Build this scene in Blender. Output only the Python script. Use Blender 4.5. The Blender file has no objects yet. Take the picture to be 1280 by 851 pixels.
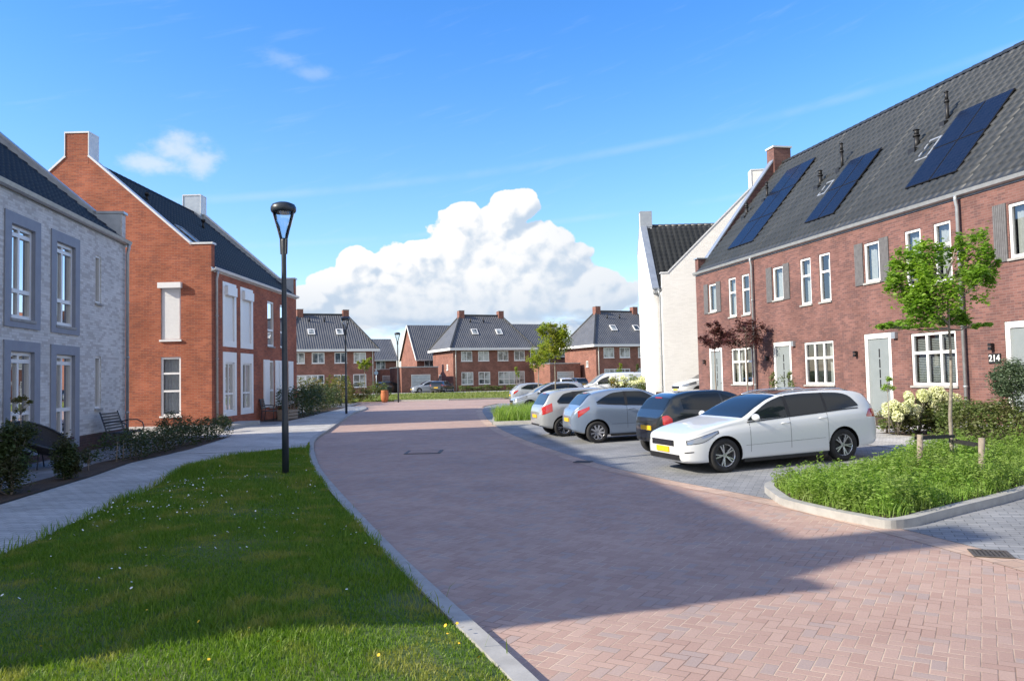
import bpy, bmesh, math, random
import numpy as np
from mathutils import Vector, Matrix
rnd = random.Random(7)
rng = np.random.default_rng(7)
R_ = math.radians
scene = bpy.context.scene
COL = scene.collection

# ---------------------------------------------------------------- camera
FPX, PITCH, ROLL, CAMH = 980.0, R_(2.69), R_(1.25), 1.70
cam = bpy.data.cameras.new("camera"); camo = bpy.data.objects.new("camera", cam); COL.objects.link(camo)
cam.sensor_fit = 'HORIZONTAL'; cam.sensor_width = 36.0; cam.lens = FPX / 1280 * 36.0
cam.clip_start = 0.05; cam.clip_end = 6000
_f = Vector((0, math.cos(PITCH), math.sin(PITCH))); _u = Vector((0, -math.sin(PITCH), math.cos(PITCH))); _r = Vector((1, 0, 0))
_U = _u * math.cos(ROLL) + _r * math.sin(ROLL); _R = _r * math.cos(ROLL) - _u * math.sin(ROLL)
camo.matrix_world = Matrix(((_R.x, _U.x, -_f.x, 0), (_R.y, _U.y, -_f.y, 0), (_R.z, _U.z, -_f.z, CAMH), (0, 0, 0, 1)))
scene.camera = camo
def ray(px, py): return _f * FPX + _R * (px - 640) - _U * (py - 425.5)
def at(px, py, z=0.0):
    d = ray(px, py); t = (z - CAMH) / d.z
    return Vector((d.x * t, d.y * t, z))
def atY(px, py, Y):
    d = ray(px, py); t = Y / d.y
    return Vector((d.x * t, Y, CAMH + d.z * t))

# ---------------------------------------------------------------- light
SUN_EL = R_(30.5)
SUN_AZ = (-0.95, -0.305)                       # horizontal direction towards the sun
world = bpy.data.worlds.new("World"); scene.world = world; world.use_nodes = True
sun = bpy.data.lights.new("sun", 'SUN'); suno = bpy.data.objects.new("sun", sun); COL.objects.link(suno)
sun.energy = 4.6; sun.angle = R_(0.53); sun.color = (1.0, 0.91, 0.76)
_n = math.hypot(*SUN_AZ)
SUND = Vector((SUN_AZ[0] / _n * math.cos(SUN_EL), SUN_AZ[1] / _n * math.cos(SUN_EL), math.sin(SUN_EL)))
suno.rotation_euler = SUND.to_track_quat('Z', 'Y').to_euler()
scene.view_settings.view_transform = 'Standard'; scene.view_settings.look = 'None'
scene.view_settings.gamma = 1.0; scene.view_settings.use_curve_mapping = False
scene.view_settings.exposure = 0.75
scene.cycles.max_bounces = 5; scene.cycles.diffuse_bounces = 2; scene.cycles.glossy_bounces = 3; scene.cycles.transmission_bounces = 3; scene.cycles.transparent_max_bounces = 8
scene.cycles.caustics_reflective = False; scene.cycles.caustics_refractive = False

class NT:
    """small helper to write node trees"""
    def __init__(s, nt): s.nt = nt
    def n(s, t, **k):
        nd = s.nt.nodes.new(t)
        for a, v in k.items(): setattr(nd, a, v)
        return nd
    def put(s, sock, v):
        if v is None: return
        if isinstance(v, (int, float)): sock.default_value = v
        elif isinstance(v, (tuple, list)):
            if len(v) == 3 and len(sock.default_value) == 4: v = tuple(v) + (1,)
            sock.default_value = v
        else: s.nt.links.new(v, sock)
    def m(s, op, a, b=None, c=None, clamp=False):
        nd = s.n('ShaderNodeMath', operation=op); nd.use_clamp = clamp
        s.put(nd.inputs[0], a); s.put(nd.inputs[1], b); s.put(nd.inputs[2], c)
        return nd.outputs[0]
    def vm(s, op, a, b=None, out=0):
        nd = s.n('ShaderNodeVectorMath', operation=op); s.put(nd.inputs[0], a)
        if b is not None:
            if op == 'SCALE': s.put(nd.inputs['Scale'], b)
            else: s.put(nd.inputs[1], b)
        return nd.outputs[out]
    def xyz(s, x, y, z=0.0):
        nd = s.n('ShaderNodeCombineXYZ'); s.put(nd.inputs[0], x); s.put(nd.inputs[1], y); s.put(nd.inputs[2], z); return nd.outputs[0]
    def sep(s, v):
        nd = s.n('ShaderNodeSeparateXYZ'); s.put(nd.inputs[0], v); return nd.outputs
    def noise(s, v, scale, detail=4, rough=.5, out='Fac'):
        nd = s.n('ShaderNodeTexNoise'); s.put(nd.inputs['Vector'], v); nd.inputs['Scale'].default_value = scale
        nd.inputs['Detail'].default_value = detail; nd.inputs['Roughness'].default_value = rough; return nd.outputs[out]
    def ramp(s, f, a, b, c0=0.0, c1=1.0):
        nd = s.n('ShaderNodeMapRange'); nd.interpolation_type = 'SMOOTHSTEP'
        s.put(nd.inputs[0], f); nd.inputs[1].default_value = a; nd.inputs[2].default_value = b
        nd.inputs[3].default_value = c0; nd.inputs[4].default_value = c1; return nd.outputs[0]
    def mix(s, f, a, b, blend='MIX'):
        nd = s.n('ShaderNodeMix'); nd.data_type = 'RGBA'; nd.blend_type = blend
        s.put(nd.inputs[0], f); s.put(nd.inputs[6], a); s.put(nd.inputs[7], b); return nd.outputs[2]

# world: Nishita sky + clouds laid out by direction on the sky sphere
def build_world():
    t = NT(world.node_tree); nt = world.node_tree; nt.nodes.clear()
    sky = t.n('ShaderNodeTexSky', sky_type='NISHITA'); sky.sun_disc = False
    sky.sun_elevation = SUN_EL; sky.sun_rotation = math.atan2(SUND.x, SUND.y)
    sky.air_density = 1.0; sky.dust_density = 0.35; sky.ozone_density = 2.2; sky.altitude = 0
    hs = t.n('ShaderNodeHueSaturation'); t.put(hs.inputs['Color'], sky.outputs[0]); hs.inputs['Saturation'].default_value = 1.34
    hs.inputs['Hue'].default_value = 0.500; hs.inputs['Value'].default_value = 1.62
    d = t.n('ShaderNodeTexCoord').outputs['Generated']
    x, y, z = t.sep(d)
    az = t.m('ARCTAN2', x, y)
    el = t.m('ARCSINE', z)
    P = t.xyz(az, el, 0.0)
    def blobs(P, L, soft):
        acc = None
        for (px, py, rx, ry) in L:
            q = ray(px, py).normalized(); c = (math.atan2(q.x, q.y), math.asin(q.z), 0)
            v = t.vm('SUBTRACT', P, c); v = t.vm('MULTIPLY', v, (980.0 / rx, 980.0 / ry, 0))
            l = t.m('SUBTRACT', 1.0, t.vm('LENGTH', v, out=1))
            acc = l if acc is None else t.m('SMOOTH_MAX', acc, l, soft)
        return acc
    cum = [(642, 260, 34, 26), (630, 276, 30, 24), (579, 272, 30, 24), (600, 300, 60, 44), (612, 322, 84, 56), (672, 310, 60, 40), (690, 330, 62, 40), (716, 325, 14, 11),
           (530, 322, 32, 26), (497, 330, 36, 28), (446, 334, 34, 26), (430, 356, 44, 30), (389, 376, 30, 20), (560, 350, 110, 46), (480, 362, 80, 36), (640, 365, 130, 46), (740, 356, 42, 26), (720, 372, 90, 28), (540, 384, 160, 30)]
    def vor(P, sc, off):
        v = t.n('ShaderNodeTexVoronoi', feature='SMOOTH_F1'); t.put(v.inputs['Vector'], t.vm('ADD', P, off)); v.inputs['Scale'].default_value = sc; v.inputs['Smoothness'].default_value = .25
        return t.m('SUBTRACT', .45, v.outputs['Distance'])
    warp = t.vm('SCALE', t.vm('SUBTRACT', t.noise(P, 16, 4, .55, 'Color'), (.5, .5, .5)), .035)
    def dens(P):
        Pw = t.vm('ADD', P, warp)
        b = blobs(P, cum, .10)
        b = t.m('ADD', t.m('MULTIPLY', t.m('MINIMUM', b, .55), 1.25), t.m('MULTIPLY', t.m('SUBTRACT', t.noise(Pw, 12.0, 2, .5), .5), .55))
        b = t.m('ADD', b, t.m('MULTIPLY', vor(Pw, 26.0, (0, 0, 0)), .42))
        b = t.m('ADD', b, t.m('MULTIPLY', vor(Pw, 62.0, (.3, .2, 0)), .26))
        return t.m('ADD', b, t.m('MULTIPLY', t.m('SUBTRACT', t.noise(P, 120.0, 5, .62), .5), .22))
    d0 = dens(P)
    d1 = dens(t.vm('ADD', P, (-.010, .012, 0)))
    mask = t.ramp(d0, .02, .11)
    mask = t.m('MULTIPLY', mask, t.ramp(t.m('ADD', el, t.m('MULTIPLY', t.m('SUBTRACT', t.noise(P, 18, 5, .6), .5), .05)), .060, .084))
    relief = t.m('SUBTRACT', d0, d1)
    light = t.ramp(t.m('ADD', relief, t.m('MULTIPLY', t.m('SUBTRACT', t.noise(t.vm('ADD', P, (5, 2, 0)), 11, 4, .6), .5), .35)), -.34, .16)
    low = t.m('MULTIPLY', t.ramp(el, .055, .15), t.ramp(az, -.02, .14, 1.0, .55))
    light = t.m('MULTIPLY', light, t.m('ADD', .30, t.m('MULTIPLY', low, .70)))
    ccol = t.mix(light, (.34, .41, .50), (.62, .62, .62))
    # low layer of greyer cloud near the horizon
    Q = t.vm('MULTIPLY', P, (1.0, 2.8, 1.0))
    nl = t.noise(Q, 9.0, 6, .58)
    ext = blobs(P, [(590, 395, 270, 48), (470, 392, 140, 40), (735, 408, 90, 26), (830, 446, 160, 24), (330, 440, 240, 30)], .2)
    lm = t.ramp(t.m('ADD', t.m('MULTIPLY', ext, .75), t.m('MULTIPLY', t.m('SUBTRACT', nl, .5), 1.9)), .05, .50)
    lm = t.m('MULTIPLY', lm, t.ramp(ext, -.25, .15))
    nl2 = t.noise(t.vm('ADD', Q, (-.02, .05, 0)), 9.0, 6, .58)
    lcol = t.mix(t.ramp(t.m('SUBTRACT', nl, nl2), -.10, .10), (.25, .34, .47), (.47, .505, .55))
    # two small clouds and faint streaks
    ns = t.noise(t.vm('MULTIPLY', P, (1, 1.5, 1)), 26.0, 6, .6)
    sm = blobs(P, [(226, 190, 48, 28), (196, 205, 60, 16), (248, 200, 34, 26)], .1)
    sm = t.ramp(t.m('ADD', sm, t.m('MULTIPLY', t.m('SUBTRACT', ns, .5), 1.9)), .0, 1.0, 0, .62)
    wp = blobs(P, [(352, 72, 40, 15), (392, 92, 36, 12)], .1)
    wp = t.ramp(t.m('ADD', wp, t.m('MULTIPLY', t.m('SUBTRACT', ns, .5), 1.9)), .1, 1.2, 0, .22)
    ra = t.m('ADD', t.m('MULTIPLY', az, -.27), el)      # long thin streaks
    stn = t.noise(t.vm('MULTIPLY', t.xyz(az, ra, 0), (1.2, 9, 1)), 7.0, 5, .6)
    stk = t.ramp(stn, .55, .8, 0, .09)
    line = t.m('MULTIPLY', t.ramp(t.m('ABSOLUTE', t.m('SUBTRACT', t.m('SUBTRACT', el, t.m('MULTIPLY', az, .12)), .262)), .0, .008, 1.0, 0.0), t.ramp(t.noise(P, 8, 4, .6), .35, .7, .04, .17))
    line2 = t.m('MULTIPLY', t.ramp(t.m('ABSOLUTE', t.m('SUBTRACT', t.m('SUBTRACT', el, t.m('MULTIPLY', az, .08)), .191)), .0, .006, 1.0, 0.0), t.ramp(t.noise(P, 6, 4, .6), .35, .7, .0, .18))
    hz = t.ramp(el, .0, .45, .24, 0.0)                # paler air towards the horizon
    c = t.vm('MULTIPLY', hs.outputs[0], (.104, .097, .113))
    c = t.mix(hz, c, (.25, .40, .62))
    for fac, col in ((stk, (.5, .56, .62)), (line, (.52, .57, .62)), (line2, (.52, .57, .62)), (wp, (.52, .56, .6)), (sm, (.54, .56, .59))):
        c = t.mix(fac, c, col)
    # unseen broken white cloud, added behind the camera to lift and warm the shade
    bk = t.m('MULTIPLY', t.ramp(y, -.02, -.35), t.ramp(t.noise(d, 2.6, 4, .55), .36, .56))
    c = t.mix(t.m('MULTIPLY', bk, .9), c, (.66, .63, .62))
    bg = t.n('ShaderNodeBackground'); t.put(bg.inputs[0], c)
    c2 = t.mix(mask, t.mix(lm, c, lcol), ccol); bg2 = t.n('ShaderNodeBackground'); t.put(bg2.inputs[0], c2)
    # the cumulus only exists in one part of the sky; elsewhere the plain sky shader is enough
    reg = t.m('MULTIPLY', t.m('LESS_THAN', t.m('ABSOLUTE', az), .55), t.m('MULTIPLY', t.m('LESS_THAN', el, .30), t.m('GREATER_THAN', el, -.02)))
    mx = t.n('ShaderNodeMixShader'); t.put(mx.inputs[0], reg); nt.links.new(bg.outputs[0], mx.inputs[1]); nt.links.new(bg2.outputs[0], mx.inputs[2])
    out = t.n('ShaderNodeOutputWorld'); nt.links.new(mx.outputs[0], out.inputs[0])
build_world()
world.cycles.sampling_method = 'MANUAL'; world.cycles.sample_map_resolution = 256

# ---------------------------------------------------------------- mesh helpers
def link(o): COL.objects.link(o); return o
def props(o, label=None, cat=None, group=None, kind=None):
    if label: o['label'] = label
    if cat: o['category'] = cat
    if group: o['group'] = group
    if kind: o['kind'] = kind
    return o
def thing(name, label, cat, loc=(0, 0, 0), rz=0.0, group=None):
    o = link(bpy.data.objects.new(name, None)); o.empty_display_size = .3
    o.location = loc; o.rotation_euler = (0, 0, rz)
    return props(o, label, cat, group)
def box_uv(me):
    n = len(me.loops)
    if n == 0: return
    uv = me.uv_layers.new(name="UVMap")
    co = np.empty(len(me.vertices) * 3, np.float32); me.vertices.foreach_get('co', co); co = co.reshape(-1, 3)
    li = np.empty(n, np.int32); me.loops.foreach_get('vertex_index', li)
    nf = len(me.polygons); pn = np.empty(nf * 3, np.float32); me.polygons.foreach_get('normal', pn); pn = pn.reshape(-1, 3)
    lt = np.empty(nf, np.int32); me.polygons.foreach_get('loop_total', lt)
    fn = np.repeat(pn, lt, axis=0)
    T = np.stack([-fn[:, 1], fn[:, 0], np.zeros(n, np.float32)], 1)
    l = np.linalg.norm(T, axis=1); flat = l < .12
    T[flat] = (1, 0, 0); l[flat] = 1; T /= l[:, None]
    fn2 = fn.copy(); fn2[flat] = (0, 0, 1)
    B = np.cross(fn2, T)
    p = co[li]
    arr = np.stack([(p * T).sum(1), (p * B).sum(1)], 1).astype(np.float32)
    uv.data.foreach_set('uv', arr.ravel())
class MB:
    def __init__(s, tf=None): s.v = []; s.f = []; s.m = []; s.sm = []; s.tf = tf
    def av(s, p):
        if s.tf: p = s.tf(*p)
        s.v.append(tuple(p)); return len(s.v) - 1
    def face(s, pts, m=0, smooth=False):
        s.f.append([s.av(p) for p in pts]); s.m.append(m); s.sm.append(smooth)
    def idx(s, ids, m=0, smooth=False): s.f.append(list(ids)); s.m.append(m); s.sm.append(smooth)
    def box(s, x0, x1, y0, y1, z0, z1, m=0):
        i = [s.av(p) for p in ((x0, y0, z0), (x1, y0, z0), (x1, y1, z0), (x0, y1, z0), (x0, y0, z1), (x1, y0, z1), (x1, y1, z1), (x0, y1, z1))]
        for q in ((3, 2, 1, 0), (4, 5, 6, 7), (0, 1, 5, 4), (1, 2, 6, 5), (2, 3, 7, 6), (3, 0, 4, 7)): s.idx([i[k] for k in q], m)
    def beam(s, a, b, w, h, m=0, up=(0, 0, 1)):
        a = Vector(a); b = Vector(b); d = (b - a).normalized(); upv = Vector(up)
        sd = d.cross(upv)
        if sd.length < 1e-4: sd = d.cross(Vector((0, 1, 0)))
        sd.normalize(); u = sd.cross(d).normalized()
        i = []
        for p in (a, b):
            for q in ((-1, -1), (1, -1), (1, 1), (-1, 1)): i.append(s.av(p + sd * q[0] * w / 2 + u * q[1] * h / 2))
        for q in ((0, 1, 2, 3), (7, 6, 5, 4), (0, 4, 5, 1), (1, 5, 6, 2), (2, 6, 7, 3), (3, 7, 4, 0)): s.idx([i[k] for k in q], m)
    def tube(s, pts, rad, n=8, m=0, cap=True, smooth=True):
        pts = [Vector(p) for p in pts]
        if not isinstance(rad, (list, tuple)): rad = [rad] * len(pts)
        rings = []; prev = None
        for k, p in enumerate(pts):
            d = (pts[min(k + 1, len(pts) - 1)] - pts[max(k - 1, 0)]).normalized()
            a = d.cross(Vector((0, 0, 1)))
            if a.length < .05: a = d.cross(Vector((0, 1, 0)))
            a.normalize()
            if prev is not None:
                a2 = prev - d * prev.dot(d)
                if a2.length > 1e-3: a = a2.normalized()
            prev = a; b = d.cross(a)
            rings.append([s.av(p + (a * math.cos(2 * math.pi * j / n) + b * math.sin(2 * math.pi * j / n)) * rad[k]) for j in range(n)])
        for k in range(len(rings) - 1):
            for j in range(n): s.idx((rings[k][j], rings[k][(j + 1) % n], rings[k + 1][(j + 1) % n], rings[k + 1][j]), m, smooth)
        if cap: s.idx(rings[0][::-1], m); s.idx(rings[-1], m)
    def lathe(s, prof, n=20, m=0, c=(0, 0, 0), smooth=True):
        rings = [[s.av((c[0] + r * math.cos(2 * math.pi * j / n), c[1] + r * math.sin(2 * math.pi * j / n), c[2] + z)) for j in range(n)] for r, z in prof]
        for k in range(len(rings) - 1):
            for j in range(n): s.idx((rings[k][j], rings[k][(j + 1) % n], rings[k + 1][(j + 1) % n], rings[k + 1][j]), m, smooth)
        s.idx(rings[0][::-1], m); s.idx(rings[-1], m)
    def prism(s, poly, ext, m=0):
        """poly: list of 3-D points, ext: extrusion vector"""
        e = Vector(ext); a = [s.av(p) for p in poly]; b = [s.av(Vector(p) + e) for p in poly]; n = len(poly)
        s.idx(a[::-1], m); s.idx(b, m)
        for k in range(n): s.idx((a[k], a[(k + 1) % n], b[(k + 1) % n], b[k]), m)
    def build(s, name, mats, parent=None, label=None, cat=None, group=None, kind=None, recalc=False, loc=None, rz=None):
        me = bpy.data.meshes.new(name); me.from_pydata(s.v, [], s.f)
        if not isinstance(mats, (list, tuple)): mats = [mats]
        for m in mats: me.materials.append(m)
        me.polygons.foreach_set('material_index', s.m); me.polygons.foreach_set('use_smooth', s.sm)
        me.update()
        if recalc:
            bm = bmesh.new(); bm.from_mesh(me); bmesh.ops.remove_doubles(bm, verts=bm.verts, dist=1e-5); bmesh.ops.recalc_face_normals(bm, faces=bm.faces); bm.to_mesh(me); bm.free()
        box_uv(me)
        o = link(bpy.data.objects.new(name, me))
        if parent: o.parent = parent
        if loc is not None: o.location = loc
        if rz is not None: o.rotation_euler = (0, 0, rz)
        return props(o, label, cat, group, kind)
def np_mesh(name, V, F, mat, parent=None, **k):
    """V (n,3), F (m,c) of constant corner count"""
    me = bpy.data.meshes.new(name); V = np.asarray(V, np.float32); F = np.asarray(F, np.int32); c = F.shape[1]
    me.vertices.add(len(V)); me.vertices.foreach_set('co', V.ravel())
    me.loops.add(F.size); me.loops.foreach_set('vertex_index', F.ravel())
    me.polygons.add(len(F)); me.polygons.foreach_set('loop_start', np.arange(len(F), dtype=np.int32) * c)
    try: me.polygons.foreach_set('loop_total', np.full(len(F), c, np.int32))
    except Exception: pass
    me.materials.append(mat); me.update(calc_edges=True)
    o = link(bpy.data.objects.new(name, me))
    if parent: o.parent = parent
    return props(o, **k)
def copy_tree(o, parent=None):
    c = o.copy(); COL.objects.link(c); c.parent = parent
    for ch in list(o.children): copy_tree(ch, c)
    return c

# ---------------------------------------------------------------- materials
MATS = {}
def principled(name, col=(.5, .5, .5), rough=.6, metal=0.0, spec=.5, coat=0.0):
    m = bpy.data.materials.new(name); m.use_nodes = True; t = NT(m.node_tree); b = m.node_tree.nodes['Principled BSDF']
    t.put(b.inputs['Base Color'], tuple(col)); b.inputs['Roughness'].default_value = rough; b.inputs['Metallic'].default_value = metal
    b.inputs['Specular IOR Level'].default_value = spec; b.inputs['Coat Weight'].default_value = coat; b.inputs['Coat Roughness'].default_value = .03
    MATS[name] = m; m.diffuse_color = tuple(col) + (1,)
    return m, t, b
def bump(t, b, h, strength=.3, dist=.01):
    n = t.n('ShaderNodeBump'); n.inputs['Strength'].default_value = strength; n.inputs['Distance'].default_value = dist
    t.put(n.inputs['Height'], h); t.put(b.inputs['Normal'], n.outputs[0])
def UV(t): return t.n('ShaderNodeUVMap').outputs[0]
def OBJ(t): return t.n('ShaderNodeTexCoord').outputs['Object']
def POS(t): return t.n('ShaderNodeNewGeometry').outputs['Position']
def noisy(name, c0, c1, scale=6, rough=.7, bumpd=.004, metal=0, spec=.4, pos=True):
    m, t, b = principled(name, c0, rough, metal, spec)
    p = OBJ(t) if not pos else POS(t); n = t.noise(p, scale, 6, .6)
    t.put(b.inputs['Base Color'], t.mix(t.ramp(n, .3, .7), c0, c1))
    if bumpd: bump(t, b, t.noise(p, scale * 8, 4, .6), .4, bumpd)
    return m
def brick_mat(name, c1, c2, c3, mortar, bw=.21, rh=.0625, ms=.011, patch=.25, bias=0.0):
    m, t, b = principled(name, c1, .85, 0, .25); uv = UV(t)
    br = t.n('ShaderNodeTexBrick'); t.put(br.inputs['Vector'], uv)
    br.inputs['Scale'].default_value = 1; br.inputs['Brick Width'].default_value = bw; br.inputs['Row Height'].default_value = rh
    br.inputs['Mortar Size'].default_value = ms / 2; br.inputs['Mortar Smooth'].default_value = .3; br.inputs['Bias'].default_value = bias
    t.put(br.inputs['Color1'], c1); t.put(br.inputs['Color2'], c2); t.put(br.inputs['Mortar'], mortar)
    # a third tone chosen per brick
    x, y, _ = t.sep(uv); row = t.m('FLOOR', t.m('DIVIDE', y, rh)); off = t.m('MULTIPLY', t.m('MODULO', row, 2.0), .5)
    cx = t.m('FLOOR', t.m('SUBTRACT', t.m('DIVIDE', x, bw), off))
    wn = t.n('ShaderNodeTexWhiteNoise', noise_dimensions='2D'); t.put(wn.inputs['Vector'], t.xyz(cx, row, 0))
    pick = t.m('MULTIPLY', t.ramp(wn.outputs[0], .62, .72), t.m('SUBTRACT', 1.0, br.outputs['Fac']))
    c = t.mix(t.m('MULTIPLY', pick, .8), br.outputs['Color'], c3)
    big = t.noise(uv, .9, 5, .6); fine = t.noise(uv, 55, 3, .6)
    c = t.mix(1.0, c, t.mix(t.ramp(big, .3, .75), (1 - patch,) * 3, (1 + patch * .5,) * 3), 'MULTIPLY')
    c = t.mix(1.0, c, t.mix(fine, (.85, .85, .85), (1.12, 1.12, 1.12)), 'MULTIPLY')
    t.put(b.inputs['Base Color'], c)
    bump(t, b, t.m('ADD', t.m('MULTIPLY', t.m('SUBTRACT', 1.0, br.outputs['Fac']), 1.0), t.m('MULTIPLY', fine, .5)), .6, .006)
    return m
def paver_mat(name, c1, c2, mortar, bw, rh, ms, rot=0.0, offset=.5, patch=.2, rough=.8):
    m, t, b = principled(name, c1, rough, 0, .3)
    mp = t.n('ShaderNodeMapping'); t.put(mp.inputs[0], POS(t)); mp.inputs['Rotation'].default_value = (0, 0, rot); v = mp.outputs[0]
    br = t.n('ShaderNodeTexBrick'); t.put(br.inputs['Vector'], v); br.offset = offset
    br.inputs['Scale'].default_value = 1; br.inputs['Brick Width'].default_value = bw; br.inputs['Row Height'].default_value = rh
    br.inputs['Mortar Size'].default_value = ms / 2; br.inputs['Mortar Smooth'].default_value = .4
    t.put(br.inputs['Color1'], c1); t.put(br.inputs['Color2'], c2); t.put(br.inputs['Mortar'], mortar)
    big = t.noise(v, .7, 5, .6); fine = t.noise(v, 60, 3, .6)
    c = t.mix(1.0, br.outputs['Color'], t.mix(t.ramp(big, .3, .7), (1 - patch,) * 3, (1 + patch * .5,) * 3), 'MULTIPLY')
    c = t.mix(1.0, c, t.mix(fine, (.82, .82, .82), (1.15, 1.15, 1.15)), 'MULTIPLY')
    t.put(b.inputs['Base Color'], c); bump(t, b, t.m('ADD', t.m('SUBTRACT', 1.0, br.outputs['Fac']), t.m('MULTIPLY', fine, .4)), .5, .004)
    return m
def herringbone_mat(name):
    m, t, b = principled(name, (.3, .15, .12), .78, 0, .35)
    mp = t.n('ShaderNodeMapping'); t.put(mp.inputs[0], POS(t)); mp.inputs['Rotation'].default_value = (0, 0, R_(31)); mp.inputs['Scale'].default_value = (12.0, 12.0, 1)
    wob = t.noise(POS(t), 1.3, 2, .5, 'Color')
    v = t.vm('ADD', mp.outputs[0], t.vm('SCALE', wob, .12))
    x, y, _ = t.sep(v); i = t.m('FLOOR', x); j = t.m('FLOOR', y); fx = t.m('FRACT', x); fy = t.m('FRACT', y)
    k = t.m('FLOORED_MODULO', t.m('SUBTRACT', i, j), 4.0)
    def eq(n): return t.m('COMPARE', k, float(n), .1)
    e0, e1, e2, e3 = eq(0), eq(1), eq(2), eq(3)
    dl = t.m('ADD', fx, e1); dr = t.m('ADD', t.m('SUBTRACT', 1.0, fx), e0); db = t.m('ADD', fy, e2); dt = t.m('ADD', t.m('SUBTRACT', 1.0, fy), e3)
    d = t.m('MINIMUM', t.m('MINIMUM', dl, dr), t.m('MINIMUM', db, dt))
    joint = t.ramp(d, .015, .07, 1.0, 0.0)
    wn = t.n('ShaderNodeTexWhiteNoise', noise_dimensions='2D'); t.put(wn.inputs['Vector'], t.xyz(t.m('SUBTRACT', i, e1), t.m('ADD', j, e3), 0)); r = wn.outputs[0]
    c = t.mix(r, (.385, .255, .205), (.455, .322, .262))
    c = t.mix(t.ramp(wn.outputs[0], .80, .9), c, (.37, .285, .25))
    big = t.noise(POS(t), .35, 6, .6); fine = t.noise(POS(t), 70, 3, .65)
    c = t.mix(1.0, c, t.mix(t.ramp(big, .3, .7), (.88, .88, .89), (1.07, 1.06, 1.04)), 'MULTIPLY')
    c = t.mix(1.0, c, t.mix(fine, (.8, .8, .8), (1.18, 1.18, 1.18)), 'MULTIPLY')
    sand = t.ramp(t.noise(POS(t), 1.6, 5, .6), .35, .65)
    c = t.mix(t.m('MULTIPLY', joint, .85), c, t.mix(sand, (.20, .13, .095), (.56, .44, .33)))
    st = t.ramp(t.noise(POS(t), 2.6, 6, .7), .62, .80, 0, .28)
    c = t.mix(st, c, (.13, .095, .085))
    t.put(b.inputs['Base Color'], c)
    bump(t, b, t.m('ADD', t.m('MULTIPLY', t.m('SUBTRACT', 1.0, joint), 1.0), t.m('ADD', t.m('MULTIPLY', fine, .4), t.m('MULTIPLY', r, .5))), .55, .004)
    return m
def leaf_mat(name, c0, c1, c2, trans=.35, pa=.35, pb=.7):
    m = bpy.data.materials.new(name); m.use_nodes = True; t = NT(m.node_tree); nt = m.node_tree; b = nt.nodes['Principled BSDF']
    g = t.n('ShaderNodeNewGeometry'); r = g.outputs['Random Per Island']; n = t.noise(g.outputs['Position'], 2.2, 4, .6)
    c = t.mix(r, c0, c1); c = t.mix(t.ramp(n, pa, pb), c, c2)
    t.put(b.inputs['Base Color'], c); b.inputs['Roughness'].default_value = .5; b.inputs['Specular IOR Level'].default_value = .35
    tr = t.n('ShaderNodeBsdfTranslucent'); t.put(tr.inputs[0], t.mix(1.0, c, (1.25, 1.35, .6), 'MULTIPLY'))
    mx = t.n('ShaderNodeMixShader'); mx.inputs[0].default_value = trans
    nt.links.new(b.outputs[0], mx.inputs[1]); nt.links.new(tr.outputs[0], mx.inputs[2]); nt.links.new(mx.outputs[0], nt.nodes['Material Output'].inputs[0])
    MATS[name] = m; return m
def glass_mat(name, tint=(.75, .8, .82), base=.10):
    m = bpy.data.materials.new(name); m.use_nodes = True; nt = m.node_tree; t = NT(nt); nt.nodes.remove(nt.nodes['Principled BSDF'])
    tr = t.n('ShaderNodeBsdfTransparent'); t.put(tr.inputs[0], tint); gl = t.n('ShaderNodeBsdfGlossy'); gl.inputs['Roughness'].default_value = .015
    bp = t.n('ShaderNodeBump'); bp.inputs['Strength'].default_value = .06; bp.inputs['Distance'].default_value = .02; t.put(bp.inputs['Height'], t.noise(POS(t), 1.2, 2, .5)); t.put(gl.inputs['Normal'], bp.outputs[0])
    fr = t.n('ShaderNodeFresnel'); fr.inputs[0].default_value = 1.5
    f = t.m('ADD', t.m('MULTIPLY', fr.outputs[0], 1.5), base, clamp=True)
    mx = t.n('ShaderNodeMixShader'); t.put(mx.inputs[0], f); nt.links.new(tr.outputs[0], mx.inputs[1]); nt.links.new(gl.outputs[0], mx.inputs[2])
    nt.links.new(mx.outputs[0], nt.nodes['Material Output'].inputs[0]); return m

M = {}
M['brick_right'] = brick_mat('brick_right', (.170, .082, .071), (.232, .115, .098), (.135, .072, .068), (.24, .165, .145))
M['brick_orange'] = brick_mat('brick_orange', (.36, .098, .052), (.43, .135, .072), (.28, .085, .055), (.34, .20, .14))
M['brick_far'] = brick_mat('brick_far', (.25, .105, .078), (.31, .14, .105), (.19, .085, .07), (.34, .22, .18))
M['brick_white'] = brick_mat('brick_white', (.66, .645, .61), (.75, .735, .70), (.52, .49, .46), (.60, .58, .55), patch=.12)
M['brick_pale'] = brick_mat('brick_pale', (.82, .81, .78), (.85, .84, .81), (.78, .77, .74), (.76, .75, .72), patch=.04)
M['brick_plinth'] = brick_mat('brick_plinth', (.10, .055, .045), (.13, .07, .06), (.08, .05, .045), (.12, .10, .09))
M['herring'] = herringbone_mat('herring')
M['park'] = paver_mat('parking_pavers', (.225, .235, .245), (.295, .30, .305), (.12, .125, .13), .2, .1, .010, rot=R_(22))
M['tiles'] = paver_mat('path_tiles', (.42, .41, .385), (.54, .53, .50), (.20, .195, .18), .21, .105, .012, rot=R_(8))
M['gutter'] = paver_mat('gutter_pavers', (.47, .33, .25), (.54, .40, .31), (.26, .20, .18), .2, .2, .010, rot=R_(-15))
M['garden_tiles'] = paver_mat('garden_tiles', (.20, .205, .215), (.26, .265, .275), (.10, .10, .105), .6, .6, .012, rot=R_(8))
M['kerb'] = noisy('kerb_concrete', (.38, .375, .355), (.29, .285, .27), 5, .85, .003)
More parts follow.
